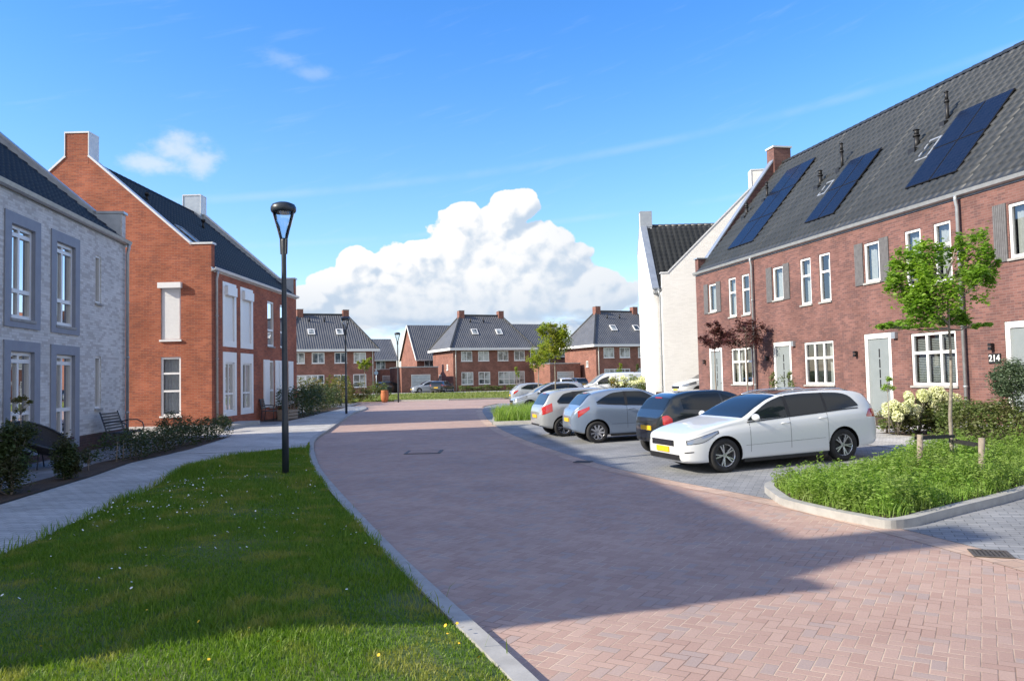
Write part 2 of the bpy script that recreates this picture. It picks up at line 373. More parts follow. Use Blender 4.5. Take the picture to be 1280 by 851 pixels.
M['soil'] = noisy('soil', (.05, .033, .022), (.09, .062, .042), 9, .95, .02)
M['turf'] = noisy('turf_base', (.045, .10, .014), (.10, .12, .04), 3, .95, .02)
M['field'] = noisy('far_ground', (.06, .09, .025), (.10, .12, .045), .05, .95, 0)
M['asphalt'] = noisy('pale_paving', (.36, .35, .33), (.42, .41, .39), 1.2, .9, .002)
M['white'] = noisy('white_frame', (.80, .80, .79), (.76, .76, .75), 8, .35, 0, pos=False)
M['offwhite'] = noisy('offwhite_trim', (.70, .70, .68), (.62, .62, .60), 5, .5, 0)
M['surround'] = noisy('grey_blue_surround', (.27, .29, .34), (.24, .26, .31), 4, .6, .001)
M['zinc'] = noisy('zinc', (.36, .40, .44), (.46, .50, .53), 3, .38, 0, metal=.55)
M['gutter_grey'] = noisy('gutter_grey', (.34, .36, .37), (.42, .44, .45), 6, .35, 0, metal=.4)
M['dark_metal'] = noisy('dark_metal', (.022, .030, .040), (.032, .040, .052), 6, .38, 0, spec=.5)
M['black'] = noisy('black_plastic', (.012, .012, .013), (.02, .02, .021), 9, .5, 0)
M['louvre'] = noisy('grey_boards', (.15, .148, .15), (.115, .113, .115), 9, .75, .002)
M['door_grey'] = noisy('door_grey', (.235, .265, .27), (.215, .245, .25), 4, .4, 0)
M['coping'] = noisy('coping', (.70, .72, .73), (.60, .62, .64), 4, .5, .001)
M['wood'] = noisy('stake_wood', (.30, .255, .20), (.20, .165, .13), 18, .85, .004)
M['bark'] = noisy('bark', (.30, .265, .22), (.19, .165, .135), 22, .9, .006)
M['rubber_band'] = noisy('rubber_band', (.018, .017, .016), (.03, .028, .026), 9, .7, 0)
M['pot'] = noisy('terracotta', (.48, .17, .07), (.40, .13, .05), 8, .7, .002)
M['interior'] = noisy('dark_room', (.030, .032, .035), (.055, .055, .055), 2, .9, 0)
M['curtain'] = noisy('curtain', (.62, .62, .60), (.52, .52, .50), 14, .9, 0)
M['blind'] = noisy('blind', (.40, .42, .41), (.33, .35, .34), 14, .8, 0)
M['wicker'] = noisy('wicker', (.018, .018, .02), (.03, .03, .033), 30, .6, .004)
M['grate'] = noisy('cast_iron', (.06, .055, .05), (.10, .09, .08), 14, .6, .002)
M['glass'] = glass_mat('window_glass')
M['glass_lamp'] = glass_mat('lamp_glass', (.9, .93, .95), .06)
M['mirrorglass'] = glass_mat('reflective_glass', (.6, .68, .72), .70)
def tile_mat(name, c0, c1, rough=.42):
    m, t, b = principled(name, c0, rough, 0, .55 if rough < .52 else .25); p = POS(t)
    n = t.noise(p, 1.1, 5, .6); f = t.noise(p, 24, 4, .6); g = t.n('ShaderNodeNewGeometry')
    c = t.mix(t.ramp(n, .3, .7), c0, c1); c = t.mix(1.0, c, t.mix(f, (.75, .75, .75), (1.3, 1.3, 1.3)), 'MULTIPLY')
    t.put(b.inputs['Base Color'], c); bump(t, b, f, .3, .003); return m
M['tile_dark'] = tile_mat('roof_tiles_dark', (.021, .024, .026), (.034, .037, .039), .5)
M['tile_blue'] = tile_mat('roof_tiles_glazed', (.008, .013, .026), (.013, .019, .034), .55)
def far_tile_mat(name, c0, c1):
    m, t, b = principled(name, c0, .5, 0, .5); uv = UV(t); x, y, _ = t.sep(uv)
    wv = t.m('SINE', t.m('MULTIPLY', x, 2 * math.pi / .30)); rw = t.m('FRACT', t.m('DIVIDE', y, .34))
    n = t.noise(uv, .8, 5, .6)
    t.put(b.inputs['Base Color'], t.mix(t.ramp(n, .3, .7), c0, c1))
    bump(t, b, t.m('ADD', t.m('MULTIPLY', wv, .6), t.m('MULTIPLY', rw, -.5)), 1.0, .05); return m
M['tile_far'] = far_tile_mat('roof_tiles_far', (.085, .09, .10), (.115, .12, .13))
def solar_mat():
    m, t, b = principled('solar_cells', (.012, .018, .05), .25, 0, .18, 0); uv = UV(t)
    br = t.n('ShaderNodeTexBrick'); br.offset = 0; t.put(br.inputs['Vector'], uv); br.inputs['Scale'].default_value = 1
    br.inputs['Brick Width'].default_value = .16; br.inputs['Row Height'].default_value = .16; br.inputs['Mortar Size'].default_value = .003
    t.put(br.inputs['Color1'], (.006, .009, .021)); t.put(br.inputs['Color2'], (.008, .011, .025)); t.put(br.inputs['Mortar'], (.028, .036, .055))
    t.put(b.inputs['Base Color'], br.outputs[0]); return m
M['solar'] = solar_mat()
M['leaf_maple'] = leaf_mat('leaf_maple', (.24, .38, .055), (.34, .48, .095), (.18, .32, .05), .5)
M['leaf_far'] = leaf_mat('leaf_far', (.24, .34, .045), (.34, .40, .06), (.32, .32, .07), .5)
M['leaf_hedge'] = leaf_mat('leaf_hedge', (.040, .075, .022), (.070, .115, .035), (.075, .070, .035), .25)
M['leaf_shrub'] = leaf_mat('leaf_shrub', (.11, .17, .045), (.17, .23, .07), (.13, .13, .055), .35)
M['leaf_olive'] = leaf_mat('leaf_olive', (.10, .15, .085), (.14, .19, .11), (.07, .11, .06), .2)
M['leaf_burgundy'] = leaf_mat('leaf_burgundy', (.10, .035, .042), (.16, .060, .06), (.07, .03, .035), .3)
M['leaf_autumn'] = leaf_mat('leaf_autumn', (.17, .16, .04), (.26, .17, .05), (.09, .13, .035), .3)
M['weed'] = leaf_mat('weed_green', (.19, .33, .05), (.28, .42, .085), (.24, .32, .09), .45)
M['grass'] = leaf_mat('grass_green', (.080, .170, .012), (.185, .285, .030), (.28, .29, .06), .4, .48, .66)
M['grass_far'] = leaf_mat('grass_far', (.16, .24, .035), (.22, .28, .06), (.25, .24, .09), .3)
M['daisy'] = noisy('daisy', (.80, .80, .76), (.74, .74, .70), 9, .7, 0)
M['dandelion'] = noisy('dandelion', (.75, .50, .03), (.65, .42, .03), 9, .7, 0)
M['cream_flower'] = leaf_mat('cream_flower', (.84, .82, .60), (.88, .87, .72), (.76, .78, .48), .25)
# ================================================================ the setting
import bisect
_ic = {}
def interp(pts, y):
    k = id(pts)
    if k not in _ic: _ic[k] = ([p[1] for p in pts], [p[0] for p in pts], pts)
    ys, xs, _ = _ic[k]
    if y <= ys[0]: return xs[0]
    if y >= ys[-1]: return xs[-1]
    i = bisect.bisect_right(ys, y); t = (y - ys[i - 1]) / (ys[i] - ys[i - 1])
    return xs[i - 1] + (xs[i] - xs[i - 1]) * t
XR = [(6.6, -12), (5.6, 0), (4.62, 5.2), (4.34, 6.8), (4.24, 7.24), (3.99, 8.31), (3.38, 10.35), (2.35, 12.49), (1.81, 13.84), (1.17, 16.28), (.16, 21.04), (-.59, 25.77), (-1.20, 31.78), (-1.76, 40), (-1.9, 46.9), (-1.0, 52)]
XL = [(3.5, -12), (1.6, 0), (.08, 4.47), (-.08, 4.88), (-.41, 5.61), (-1.37, 8.23), (-2.45, 11.3), (-3.66, 14.83), (-5.04, 19.73), (-5.79, 22.93), (-6.35, 27.24), (-7.28, 33.59), (-8.3, 41.0), (-8.55, 46), (-9.6, 51), (-11.5, 55)]
def smooth_pts(L, n=60):
    P = np.array(L, float); y = P[:, 1]; ys = np.linspace(y[0], y[-1], n); xs = np.interp(ys, y, P[:, 0])
    k = np.array([1, 2, 3, 2, 1.]) / 9; xx = np.pad(xs, 2, mode='reflect', reflect_type='odd'); xs = np.convolve(xx, k, 'valid')
    return [(float(a), float(b)) for a, b in zip(xs, ys)]
XR = smooth_pts(XR, 90); XL = smooth_pts(XL, 90)
def XE(y): return interp(XR, y)
def XLe(y): return interp(XL, y)
def XF(y): return 8.2 + (34.6 - y) * .215
def gz(x, y):
    t = (x - XE(y)) / max(XF(y) - XE(y), 1.0); t = min(max(t, 0), 1)
    f = 1.0 if y < 38 else max(0.0, 1 - (y - 38) / 14)
    return .30 * t * f
def strip(name, fa, fb, y0, y1, z, mat, ny=60, nx=4, terr=False, kind='structure', zoff=0.0):
    mb = MB(); rows = []
    for i in range(ny + 1):
        y = y0 + (y1 - y0) * i / ny; a = fa(y) if callable(fa) else fa; b = fb(y) if callable(fb) else fb
        rows.append([mb.av((a + (b - a) * j / nx, y, (gz(a + (b - a) * j / nx, y) if terr else 0) + (z(a + (b - a) * j / nx, y) if callable(z) else z))) for j in range(nx + 1)])
    for i in range(ny):
        for j in range(nx): mb.idx((rows[i][j], rows[i][j + 1], rows[i + 1][j + 1], rows[i + 1][j]), 0, True)
    return mb.build(name, mat, kind=kind)
g = MB(); g.face([(-2500, -600, -.06), (2500, -600, -.06), (2500, 4000, -.06), (-2500, 4000, -.06)]); g.build('ground', M['field'], kind='structure')
strip('road', XLe, XE, -12, 51.8, 0.0, M['herring'], 120, 4)
# road end: it widens and bends behind the parked cars
mb = MB(); mb.face([(-11.5, 51.8, 0.0), (26, 51.8, 0.0), (30, 69.5, 0.0), (-12.5, 64.5, 0.0)]); mb.build('side_road', M['herring'], kind='structure')
strip('gutter_strip', lambda y: XE(y) - .16, lambda y: XE(y) + .16, -12, 46.0, .004, M['gutter'], 110, 1)
strip('parking_area', lambda y: XE(y) + .16, lambda y: XF(y) + 3.0, -12, 51.8, .002, M['park'], 110, 10, True)
strip('front_garden_path', lambda y: XF(y) - 5.0, lambda y: XF(y) - 3.2, 3, 34, .010, M['tiles'], 60, 2, True)
strip('front_garden_soil', lambda y: XF(y) - 3.2, lambda y: XF(y) + .2, 3, 30, .012, M['soil'], 60, 3, True)
for y0, y1 in ((13.4, 15.0), (18.3, 20.1), (23.2, 25.0), (28.3, 30)):
    strip('door_path', lambda y: XF(y) - 3.25, lambda y: XF(y) + .2, y0, y1, .020, M['tiles'], 6, 3, True)
# left side -----------------------------------------------------
LP = [(at(px, py, .09).x, at(px, py, .09).y) for px, py in ((0, 691), (75, 660), (155, 625), (240, 585), (280, 570), (345, 562.5))]
LP = [(-5.0, -3), (-5.2, 4)] + LP
SL = [(at(px, py, .09).x, at(px, py, .09).y) for px, py in ((0, 627.6), (70, 606.5), (117, 592.5), (164, 576), (234, 561), (300, 541), (362, 525), (427, 510))]
SL = [(-6.6, -6), (-7.1, 4)] + SL + [(-11.2, 58)]
SL = sorted(SL, key=lambda p: p[1]); LP = sorted(LP, key=lambda p: p[1]); LPY = LP[-1][1]
def SLe(y): return interp(SL, y)
def LPe(y): return interp(LP, y) if y <= LPY else XLe(y) - .14
KW = .15
def kerb(name, fn, y0, y1, side, top, ny):
    mb = MB(); pr = None
    for i in range(ny + 1):
        y = y0 + (y1 - y0) * i / ny; x = fn(y); a = [mb.av(p) for p in ((x, y, -.05), (x, y, top - .015), (x + side * .015, y, top), (x + side * KW, y, top), (x + side * KW, y, -.05))]
        if pr:
            for q in range(4): mb.idx((pr[q], pr[q + 1], a[q + 1], a[q]))
        pr = a
    return mb.build(name, M['kerb'], kind='structure')
kerb('kerb', lambda y: XLe(y), -12, 50.5, -1, .075, 160)
strip('sidewalk', SLe, lambda y: LPe(y) + .02, -3, LPY, .055, M['tiles'], 60, 2)
strip('sidewalk', SLe, lambda y: XLe(y) - .13, LPY, 50.5, .062, M['tiles'], 60, 2)
def lawn_z(x, y):
    a = LPe(y); b = XLe(y) - KW; t = (x - a) / max(b - a, .1); t = min(max(t, 0), 1)
    return .055 + .10 * (4 * t * (1 - t)) ** .5 * (.6 + .4 * math.sin(x * 1.3 + y * .7)) + .05 * math.exp(-((x + 5.6) ** 2 + (y - 14.5) ** 2) / 1.2)
strip('lawn_soil', lambda y: LPe(y), lambda y: XLe(y) - KW, -3, 20.2, lambda x, y: lawn_z(x, y), M['turf'], 60, 16)
strip('left_garden_ground', -60, SLe, -6, 24.2, .045, M['garden_tiles'], 30, 2)
strip('left_side_path', -60, SLe, 24.2, 30.6, .060, M['asphalt'], 10, 2)
strip('left_garden_ground', -60, SLe, 30.6, 58, .045, M['garden_tiles'], 30, 2)
strip('hedge_bed', lambda y: SLe(y) - .75, lambda y: SLe(y) - .03, 6, 24.0, .064, M['soil'], 40, 1)
strip('hedge_bed', lambda y: SLe(y) - 1.3, lambda y: SLe(y) - .03, 33.5, 50, .062, M['soil'], 20, 1)
# low terrace step in front of the red house
mb = MB(); mb.box(-30, -10.15, 27.4, 31.5, 0, .20); mb.build('terrace', M['asphalt'], kind='structure')
# beyond the road
GF = [(-40, 64), (-9.4, 62.2), (-5, 61.5), (4.8, 63.5), (6.0, 56), (26, 58), (26, 93), (-40, 93)]
mb = MB(); mb.face([(x, y, .03) for x, y in GF]); mb.build('far_lawn_soil', M['turf'], kind='structure')
mb = MB(); mb.face([(-80, 93, .02), (80, 93, .02), (80, 100.5, .02), (-80, 100.5, .02)]); mb.build('cross_street', M['asphalt'], kind='structure')
mb = MB()
for a, b in zip(GF[1:4], GF[2:5]): mb.beam((a[0], a[1], .05), (b[0], b[1], .05), .25, .14)
mb.build('kerb', M['kerb'], kind='structure')

# grass ---------------------------------------------------------
def blades(name, pts, h, w, mat, lean=.5, nsub=1, **k):
    """pts (n,3) roots"""
    n = len(pts); P = np.asarray(pts, float); a = rng.uniform(0, 2 * np.pi, n); hh = h * rng.uniform(.55, 1.35, n) if np.isscalar(h) else h * rng.uniform(.55, 1.3, n)
    ww = w * rng.uniform(.7, 1.3, n); d = np.stack([np.cos(a), np.sin(a), np.zeros(n)], 1); b = rng.uniform(0, 2 * np.pi, n)
    ld = np.stack([np.cos(b), np.sin(b), np.zeros(n)], 1) * (hh * lean * rng.uniform(.1, 1.2, n))[:, None]
    up = np.zeros((n, 3)); up[:, 2] = hh
    v0 = P - d * ww[:, None] / 2; v1 = P + d * ww[:, None] / 2
    m0 = P + up * .6 + ld * .35; v2 = m0 + d * ww[:, None] * .4; v3 = m0 - d * ww[:, None] * .4
    tip = P + up * .95 + ld
    V = np.stack([v0, v1, v2, v3, tip], 1).reshape(-1, 3)
    i = np.arange(n)[:, None] * 5
    F = np.concatenate([i + [0, 1, 2], i + [0, 2, 3], i + [3, 2, 4]], 1).reshape(-1, 3)
    return np_mesh(name, V, F, mat, kind='stuff', **k)
def lawn_roots(n, y0, y1, power=1.0):
    out = []
    ys = y0 + (y1 - y0) * rng.random(n) ** power
    for y in ys:
        a = LPe(y) - .03; b = XLe(y) - KW + .03; x = a + (b - a) * rng.random()
        out.append((x, y, lawn_z(x, y) - .005))
    return np.array(out)
rt = np.concatenate([lawn_roots(135000, 3.6, 9, 1.15), lawn_roots(85000, 9, 20.2, 1.2)])
patch = np.sin(rt[:, 0] * 2.1 + 1.3 * np.sin(rt[:, 1] * 1.1)) * np.sin(rt[:, 1] * 1.7 + rt[:, 0] * .6)
bare = (np.exp(-((rt[:, 0] + .75) ** 2 * 6 + (rt[:, 1] - 5.9) ** 2 * 3)) + np.exp(-((rt[:, 0] + 1.3) ** 2 * 6 + (rt[:, 1] - 7.0) ** 2 * 4))) > rng.uniform(.3, 1.2, len(rt))
rt = rt[~bare]; patch = patch[~bare]
blades('lawn_grass', rt, np.clip(.042 + .024 * patch, .012, .09) * np.where(rt[:, 1] > 9, 1.15, 1.0), np.where(rt[:, 1] > 9, .008, .0055), M['grass'], .8)
# taller tussocks
tz = []
for cx, cy, rr, nn in ((-5.75, 14.3, .55, 2600), (-5.55, 11.0, .25, 500), (-4.5, 18.5, .6, 1500), (-5.9, 17.0, .5, 1200), (-1.4, 7.9, .2, 200), (-3.4, 13.0, .4, 500)):
    for _ in range(nn):
        x = cx + rng.normal() * rr * .6; y = cy + rng.normal() * rr
        if LPe(y) - .08 < x < XLe(y) - KW: tz.append((x, y, lawn_z(x, y)))
for _ in range(900):
    y = 3.8 + 13 * rng.random(); a = LPe(y); tz.append((a + rng.normal() * .05, y, lawn_z(a, y)))
for _ in range(260):
    y = 4 + 8 * rng.random(); x = LPe(y) + (XLe(y) - LPe(y)) * rng.random(); tz.append((x, y, lawn_z(x, y)))
blades('tall_grass', np.array(tz), .13, .008, M['grass'], .7)
# daisies in the lawn
def discs(name, C, r, mat, n=6, tilt=.4):
    V = []; F = []
    for c in C:
        rr = r * rng.uniform(.7, 1.25); nx, ny = rng.normal() * tilt, rng.normal() * tilt; b = len(V)
        for k in range(n):
            q = 2 * math.pi * k / n; dx, dy = rr * math.cos(q), rr * math.sin(q); V.append((c[0] + dx, c[1] + dy, c[2] + dx * nx + dy * ny))
        F.append(list(range(b, b + n)))
    return np_mesh(name, V, F, mat, kind='stuff')
dz = []
for cx, cy, sx, sy, nn in ((-4.6, 9.6, 1.1, 1.2, 110), (-3.0, 8.2, 1.4, 1.3, 50), (-2.6, 12.6, 1.4, 2.4, 90), (-1.5, 8.4, .9, .9, 30), (-3.6, 6.0, 1.6, .8, 26), (-3.7, 16.5, 1.0, 1.6, 60), (-4.8, 12.2, .6, 1.6, 70)):
    for _ in range(nn):
        x = cx + rng.normal() * sx * .6; y = cy + rng.normal() * sy * .6
        if LPe(y) < x < XLe(y) - KW and y > 3.7: dz.append((x, y, lawn_z(x, y) + .06 + rng.random() * .03))
discs('daisies', dz, .0095, M['daisy'])
discs('dandelions', [(x, y, lawn_z(x, y) + .06) for x, y in [(-.25 + rng.normal() * .2, 4.9 + rng.normal() * .25) for _ in range(14)] + [(-2.2 + rng.normal() * .8, 4.9 + rng.normal() * .3) for _ in range(8)] if x < XLe(y) - KW - .02], .009, M['dandelion'])
# far grass strip
fr = []
while len(fr) < 22000:
    x = rng.uniform(-14, 9); y = 62.2 + 30.5 * rng.random() ** 1.6
    if x > 4.4 and y < 66: continue
    fr.append((x, y, .03))
blades('far_grass', np.array(fr), .13, .05, M['grass_far'], .8)

# ================================================================ building helpers
def facade(mb, tf, u0, u1, z0, z1, holes, depth=.10, m=0, mr=0):
    us = sorted(set([u0, u1] + [h[0] for h in holes] + [h[1] for h in holes])); zs = sorted(set([z0, z1] + [h[2] for h in holes] + [h[3] for h in holes]))
    us = [u for u in us if u0 <= u <= u1]; zs = [z for z in zs if z0 <= z <= z1]
    for a, b in zip(us[:-1], us[1:]):
        for c, d in zip(zs[:-1], zs[1:]):
            cu, cz = (a + b) / 2, (c + d) / 2
            if any(h[0] < cu < h[1] and h[2] < cz < h[3] for h in holes): continue
            mb.face([tf(a, 0, c), tf(b, 0, c), tf(b, 0, d), tf(a, 0, d)], m)
    for a, b, c, d in holes:
        for q in (((a, 0, c), (a, -depth, c), (a, -depth, d), (a, 0, d)), ((b, -depth, c), (b, 0, c), (b, 0, d), (b, -depth, d)), ((a, 0, c), (b, 0, c), (b, -depth, c), (a, -depth, c)), ((a, -depth, d), (b, -depth, d), (b, 0, d), (a, 0, d))):
            mb.face([tf(*p) for p in q], mr)
def front_tf(u, d, z): return (u, -d, z)
def window(parent, tf, u0, u1, z0, z1, mull=(), trans=(), fw=.06, depth=.10, sill=True, inside='curtain', frame='white', glass='glass', name='window', fd=.07, cur=(.0, 1.0), openl=None, sillm='kerb'):
    f = MB(tf); d0, d1 = -depth, -depth + fd
    f.box(u0, u0 + fw, d0, d1, z0, z1); f.box(u1 - fw, u1, d0, d1, z0, z1); f.box(u0 + fw, u1 - fw, d0, d1, z0, z0 + fw); f.box(u0 + fw, u1 - fw, d0, d1, z1 - fw, z1)
    W, H = u1 - u0, z1 - z0
    for a in mull: f.box(u0 + W * a - fw * .5, u0 + W * a + fw * .5, d0 + .002, d1 - .006, z0 + fw, z1 - fw)
    for a in trans:
        if isinstance(a, (tuple, list)): a, q0, q1 = a
        else: q0, q1 = 0, 1
        f.box(u0 + max(W * q0, fw), u0 + min(W * q1, W - fw), d0 + .004, d1 - .003, z0 + H * a - fw * .5, z0 + H * a + fw * .5)
    fo = f.build(name, M[frame], parent)
    p = MB(tf); p.face([(u0 + fw * .5, d0 + .02, z0 + fw * .5), (u1 - fw * .5, d0 + .02, z0 + fw * .5), (u1 - fw * .5, d0 + .02, z1 - fw * .5), (u0 + fw * .5, d0 + .02, z1 - fw * .5)]); p.build('pane', M[glass], fo)
    b = MB(tf); b.box(u0 + .005, u1 - .005, d0 - .45, d0 - .40, z0 + .005, z1 - .005)
    b.box(u0 - .06, u0 - .01, d0 - .45, d0 - .004, z0, z1); b.box(u1 + .01, u1 + .06, d0 - .45, d0 - .004, z0, z1)
    b.box(u0 - .01, u1 + .01, d0 - .40, d0 - .004, z1 + .005, z1 + .03); b.box(u0 - .01, u1 + .01, d0 - .40, d0 - .004, z0 - .03, z0 - .005)
    b.build('room_niche', M['interior'], fo)
    if inside:
        c = MB(tf); a, e = cur; n = max(3, int(W * (e - a) / .035)); i0 = None
        cz0 = z0 + fw + .01 if inside == 'curtain' else z0 + fw + H * .02
        if inside == 'curtain':
            for k in range(n + 1):
                u = u0 + .03 + (W - .06) * (a + (e - a) * k / n); dd = d0 - .13 + .022 * math.sin(k * 1.7) + .012 * math.sin(k * .63)
                q = (c.av((u, dd, cz0)), c.av((u, dd, z1 - .02)))
                if i0: c.idx((i0[0], q[0], q[1], i0[1]), 0, True)
                i0 = q
            c.build('curtain', M['curtain'], fo)
        else:
            z = cz0
            while z < z1 - .03:
                c.face([(u0 + .03, d0 - .06, z), (u1 - .03, d0 - .06, z), (u1 - .03, d0 - .095, z + .038), (u0 + .03, d0 - .095, z + .038)]); z += .045
            c.build('blind', M['blind'], fo)
    if sill:
        s = MB(tf); s.box(u0 - .04, u1 + .04, -depth + fd, .05, z0 - .06, z0 - .004); s.build('sill', M[sillm], fo)
    return fo
def tiles(name, W, L, tf, mat, parent, tw=.28, tl=.34, amp=.030, cut=None, lift=.042, samp=5):
    """real pan-tile relief: tf(u, v, h) with v up the slope"""
    nt = max(1, round(W / tw)); tw = W / nt; nr = max(1, round(L / tl)); tl = L / nr
    us = np.linspace(0, W, nt * samp + 1); ph = us / tw
    wave = amp * (np.abs(np.sin(np.pi * ph)) ** .8) - amp * .4 * np.exp(-((ph % 1) - .0) ** 2 * 60)
    V = []; F = []; n = len(us)
    for r in range(nr):
        for (v, h) in ((r * tl, lift), ((r + 1) * tl + .0, 0.0)):
            jit = rng.uniform(-.003, .003, nt + 1)[np.minimum((ph).astype(int), nt)]
            for k, u in enumerate(us): V.append(tf(u, v, h + wave[k] + jit[k]))
        b = r * 2 * n
        for k in range(n - 1): F.append((b + k, b + k + 1, b + n + k + 1, b + n + k))
        if r:
            pb = b - n
            for k in range(n - 1): F.append((pb + k, pb + k + 1, b + k + 1, b + k))
        else: 
            pass
    o = np_mesh(name, V, F, mat, parent)
    return o
def roof_slab(name, x0, x1, ya, za, yb, zb, mat, parent, tw=.28, amp=.030):
    """slope from the eave (ya,za) up to the ridge (yb,zb); tiles plus a body underneath, one mesh"""
    L = math.hypot(yb - ya, zb - za); dy, dz = (yb - ya) / L, (zb - za) / L; sg = 1 if yb > ya else -1
    ny, nz = (-dz * sg, dy * sg)
    def tf(u, v, h): return (x0 + u, ya + dy * v + ny * h, za + dz * v + nz * h)
    return tiles(name, x1 - x0, L, tf, mat, parent, tw=tw, amp=amp)
def ridge_caps(mb, x0, x1, y, z, m=0, r=.11, step=.38):
    n = max(1, int((x1 - x0) / step)); step = (x1 - x0) / n
    for k in range(n):
        a = x0 + k * step; pts = []
        for s_, rr in ((0, r), (1, r * .88)):
            pts.append([mb.av((a + s_ * step * 1.04, y + rr * math.cos(q) * 1.1, z - .05 + rr * math.sin(q) * 1.15)) for q in np.linspace(-.15, math.pi + .15, 8)])
        for j in range(7): mb.idx((pts[0][j], pts[1][j], pts[1][j + 1], pts[0][j + 1]), m, True)
        mb.idx(pts[0], m)
def gutter(name, parent, tf, u0, u1, z, mat='gutter_grey', r=.07):
    mb = MB(tf); prof = [(-.02, .03), (.0, -.07), (.07, -.10), (.14, -.07), (.165, .02), (.15, .025), (.125, -.05), (.07, -.075), (.02, -.05), (.0, .03)]
    a = [mb.av((u0, d, z + h)) for d, h in prof]; b = [mb.av((u1, d, z + h)) for d, h in prof]
    for k in range(len(prof) - 1): mb.idx((a[k], a[k + 1], b[k + 1], b[k]))
    mb.idx(a); mb.idx(b[::-1]); mb.box(u0, u1, -.012, .012, z - .13, z + .0)
    return mb.build(name, M[mat], parent)
def downpipe(parent, tf, u, z0, z1, mat='gutter_grey', r=.045, d=.09):
    mb = MB(); P = [(u, .13, z1 + .0), (u, .13, z1 - .12), (u, d, z1 - .30), (u, d, z0)]
    mb.tube([tf(*p) for p in P], r, 10)
    for z in np.arange(z0 + .9, z1 - .6, 1.6):
        mb.tube([tf(u, d, z), tf(u, d, z + .05)], r * 1.28, 10)
    return mb.build('downpipe', M[mat], parent)
def gable_prism(mb, x, t, pts, m=0):
    """pts (y,z) outline; plane at x, thickness t along +x"""
    mb.prism([(x, y, z) for y, z in pts], (t, 0, 0), m)
def coping(parent, x, t, pts, mat='coping', over=.03, th=.07, name='coping'):
    mb = MB()
    for (ya, za), (yb, zb) in zip(pts[:-1], pts[1:]):
        a = Vector((0, ya, za)); b = Vector((0, yb, zb)); d = (b - a).normalized(); n = Vector((0, -d.z, d.y))
        e = d * (over if abs(d.z) < .98 else 0)
        q = [a - e, b + e, b + e + n * th, a - e + n * th]
        mb.prism([(x - over, p.y, p.z) for p in q], (t + 2 * over, 0, 0))
    return mb.build(name, M[mat], parent)
def skylight(parent, tf, u0, u1, v0, v1, name='skylight'):
    """tf(u, v, h) on the roof slope"""
    f = MB(tf); w = .07
    f.box(u0, u0 + w, v0, v1, 0, .09); f.box(u1 - w, u1, v0, v1, 0, .09); f.box(u0 + w, u1 - w, v0, v0 + w, 0, .09); f.box(u0 + w, u1 - w, v1 - w, v1, 0, .09)
    f.box(u0 - .08, u1 + .08, v0 - .12, v0, .0, .035)
    o = f.build(name, M['gutter_grey'], parent); p = MB(tf); p.box(u0 + w, u1 - w, v0 + w, v1 - w, .03, .07); p.build('pane', M['car_glass'], o); return o
M['car_glass'], _t, _b = principled('tinted_glass', (.012, .017, .022), .03, 0, .9, .6)

# ================================================================ brick terrace on the right
AX = Vector((.21, -.978, 0)).normalized(); RZ = math.atan2(AX.y, AX.x); OR = Vector((8.2, 34.6, 0)); HW = 5.13
EZ, RIDGE, SB = 6.1, 11.1, 4.25
LR = math.hypot(SB, RIDGE - EZ); DY, DZ = SB / LR, (RIDGE - EZ) / LR
def rtf(u, v, h): return (u, -.0 + DY * v - DZ * h, EZ + DZ * v + DY * h)
RL = ['brick terraced house at the far end of the row, with the brick chimney',
      'brick terraced house with louvred panels and a grey door, between the two downpipes, far half',
      'brick terraced house with grey door behind the white hydrangeas, near half between the downpipes',
      'brick terraced house numbered 214 nearest the camera on the right']
def wall_lamp(parent, tf, u, z):
    mb = MB(tf); mb.box(u - .035, u + .035, 0, .03, z - .06, z + .06); mb.box(u - .045, u + .045, .03, .12, z - .10, z - .02); mb.box(u - .045, u + .045, .03, .12, z + .0, z + .07); mb.build('wall_lamp', M['black'], parent)
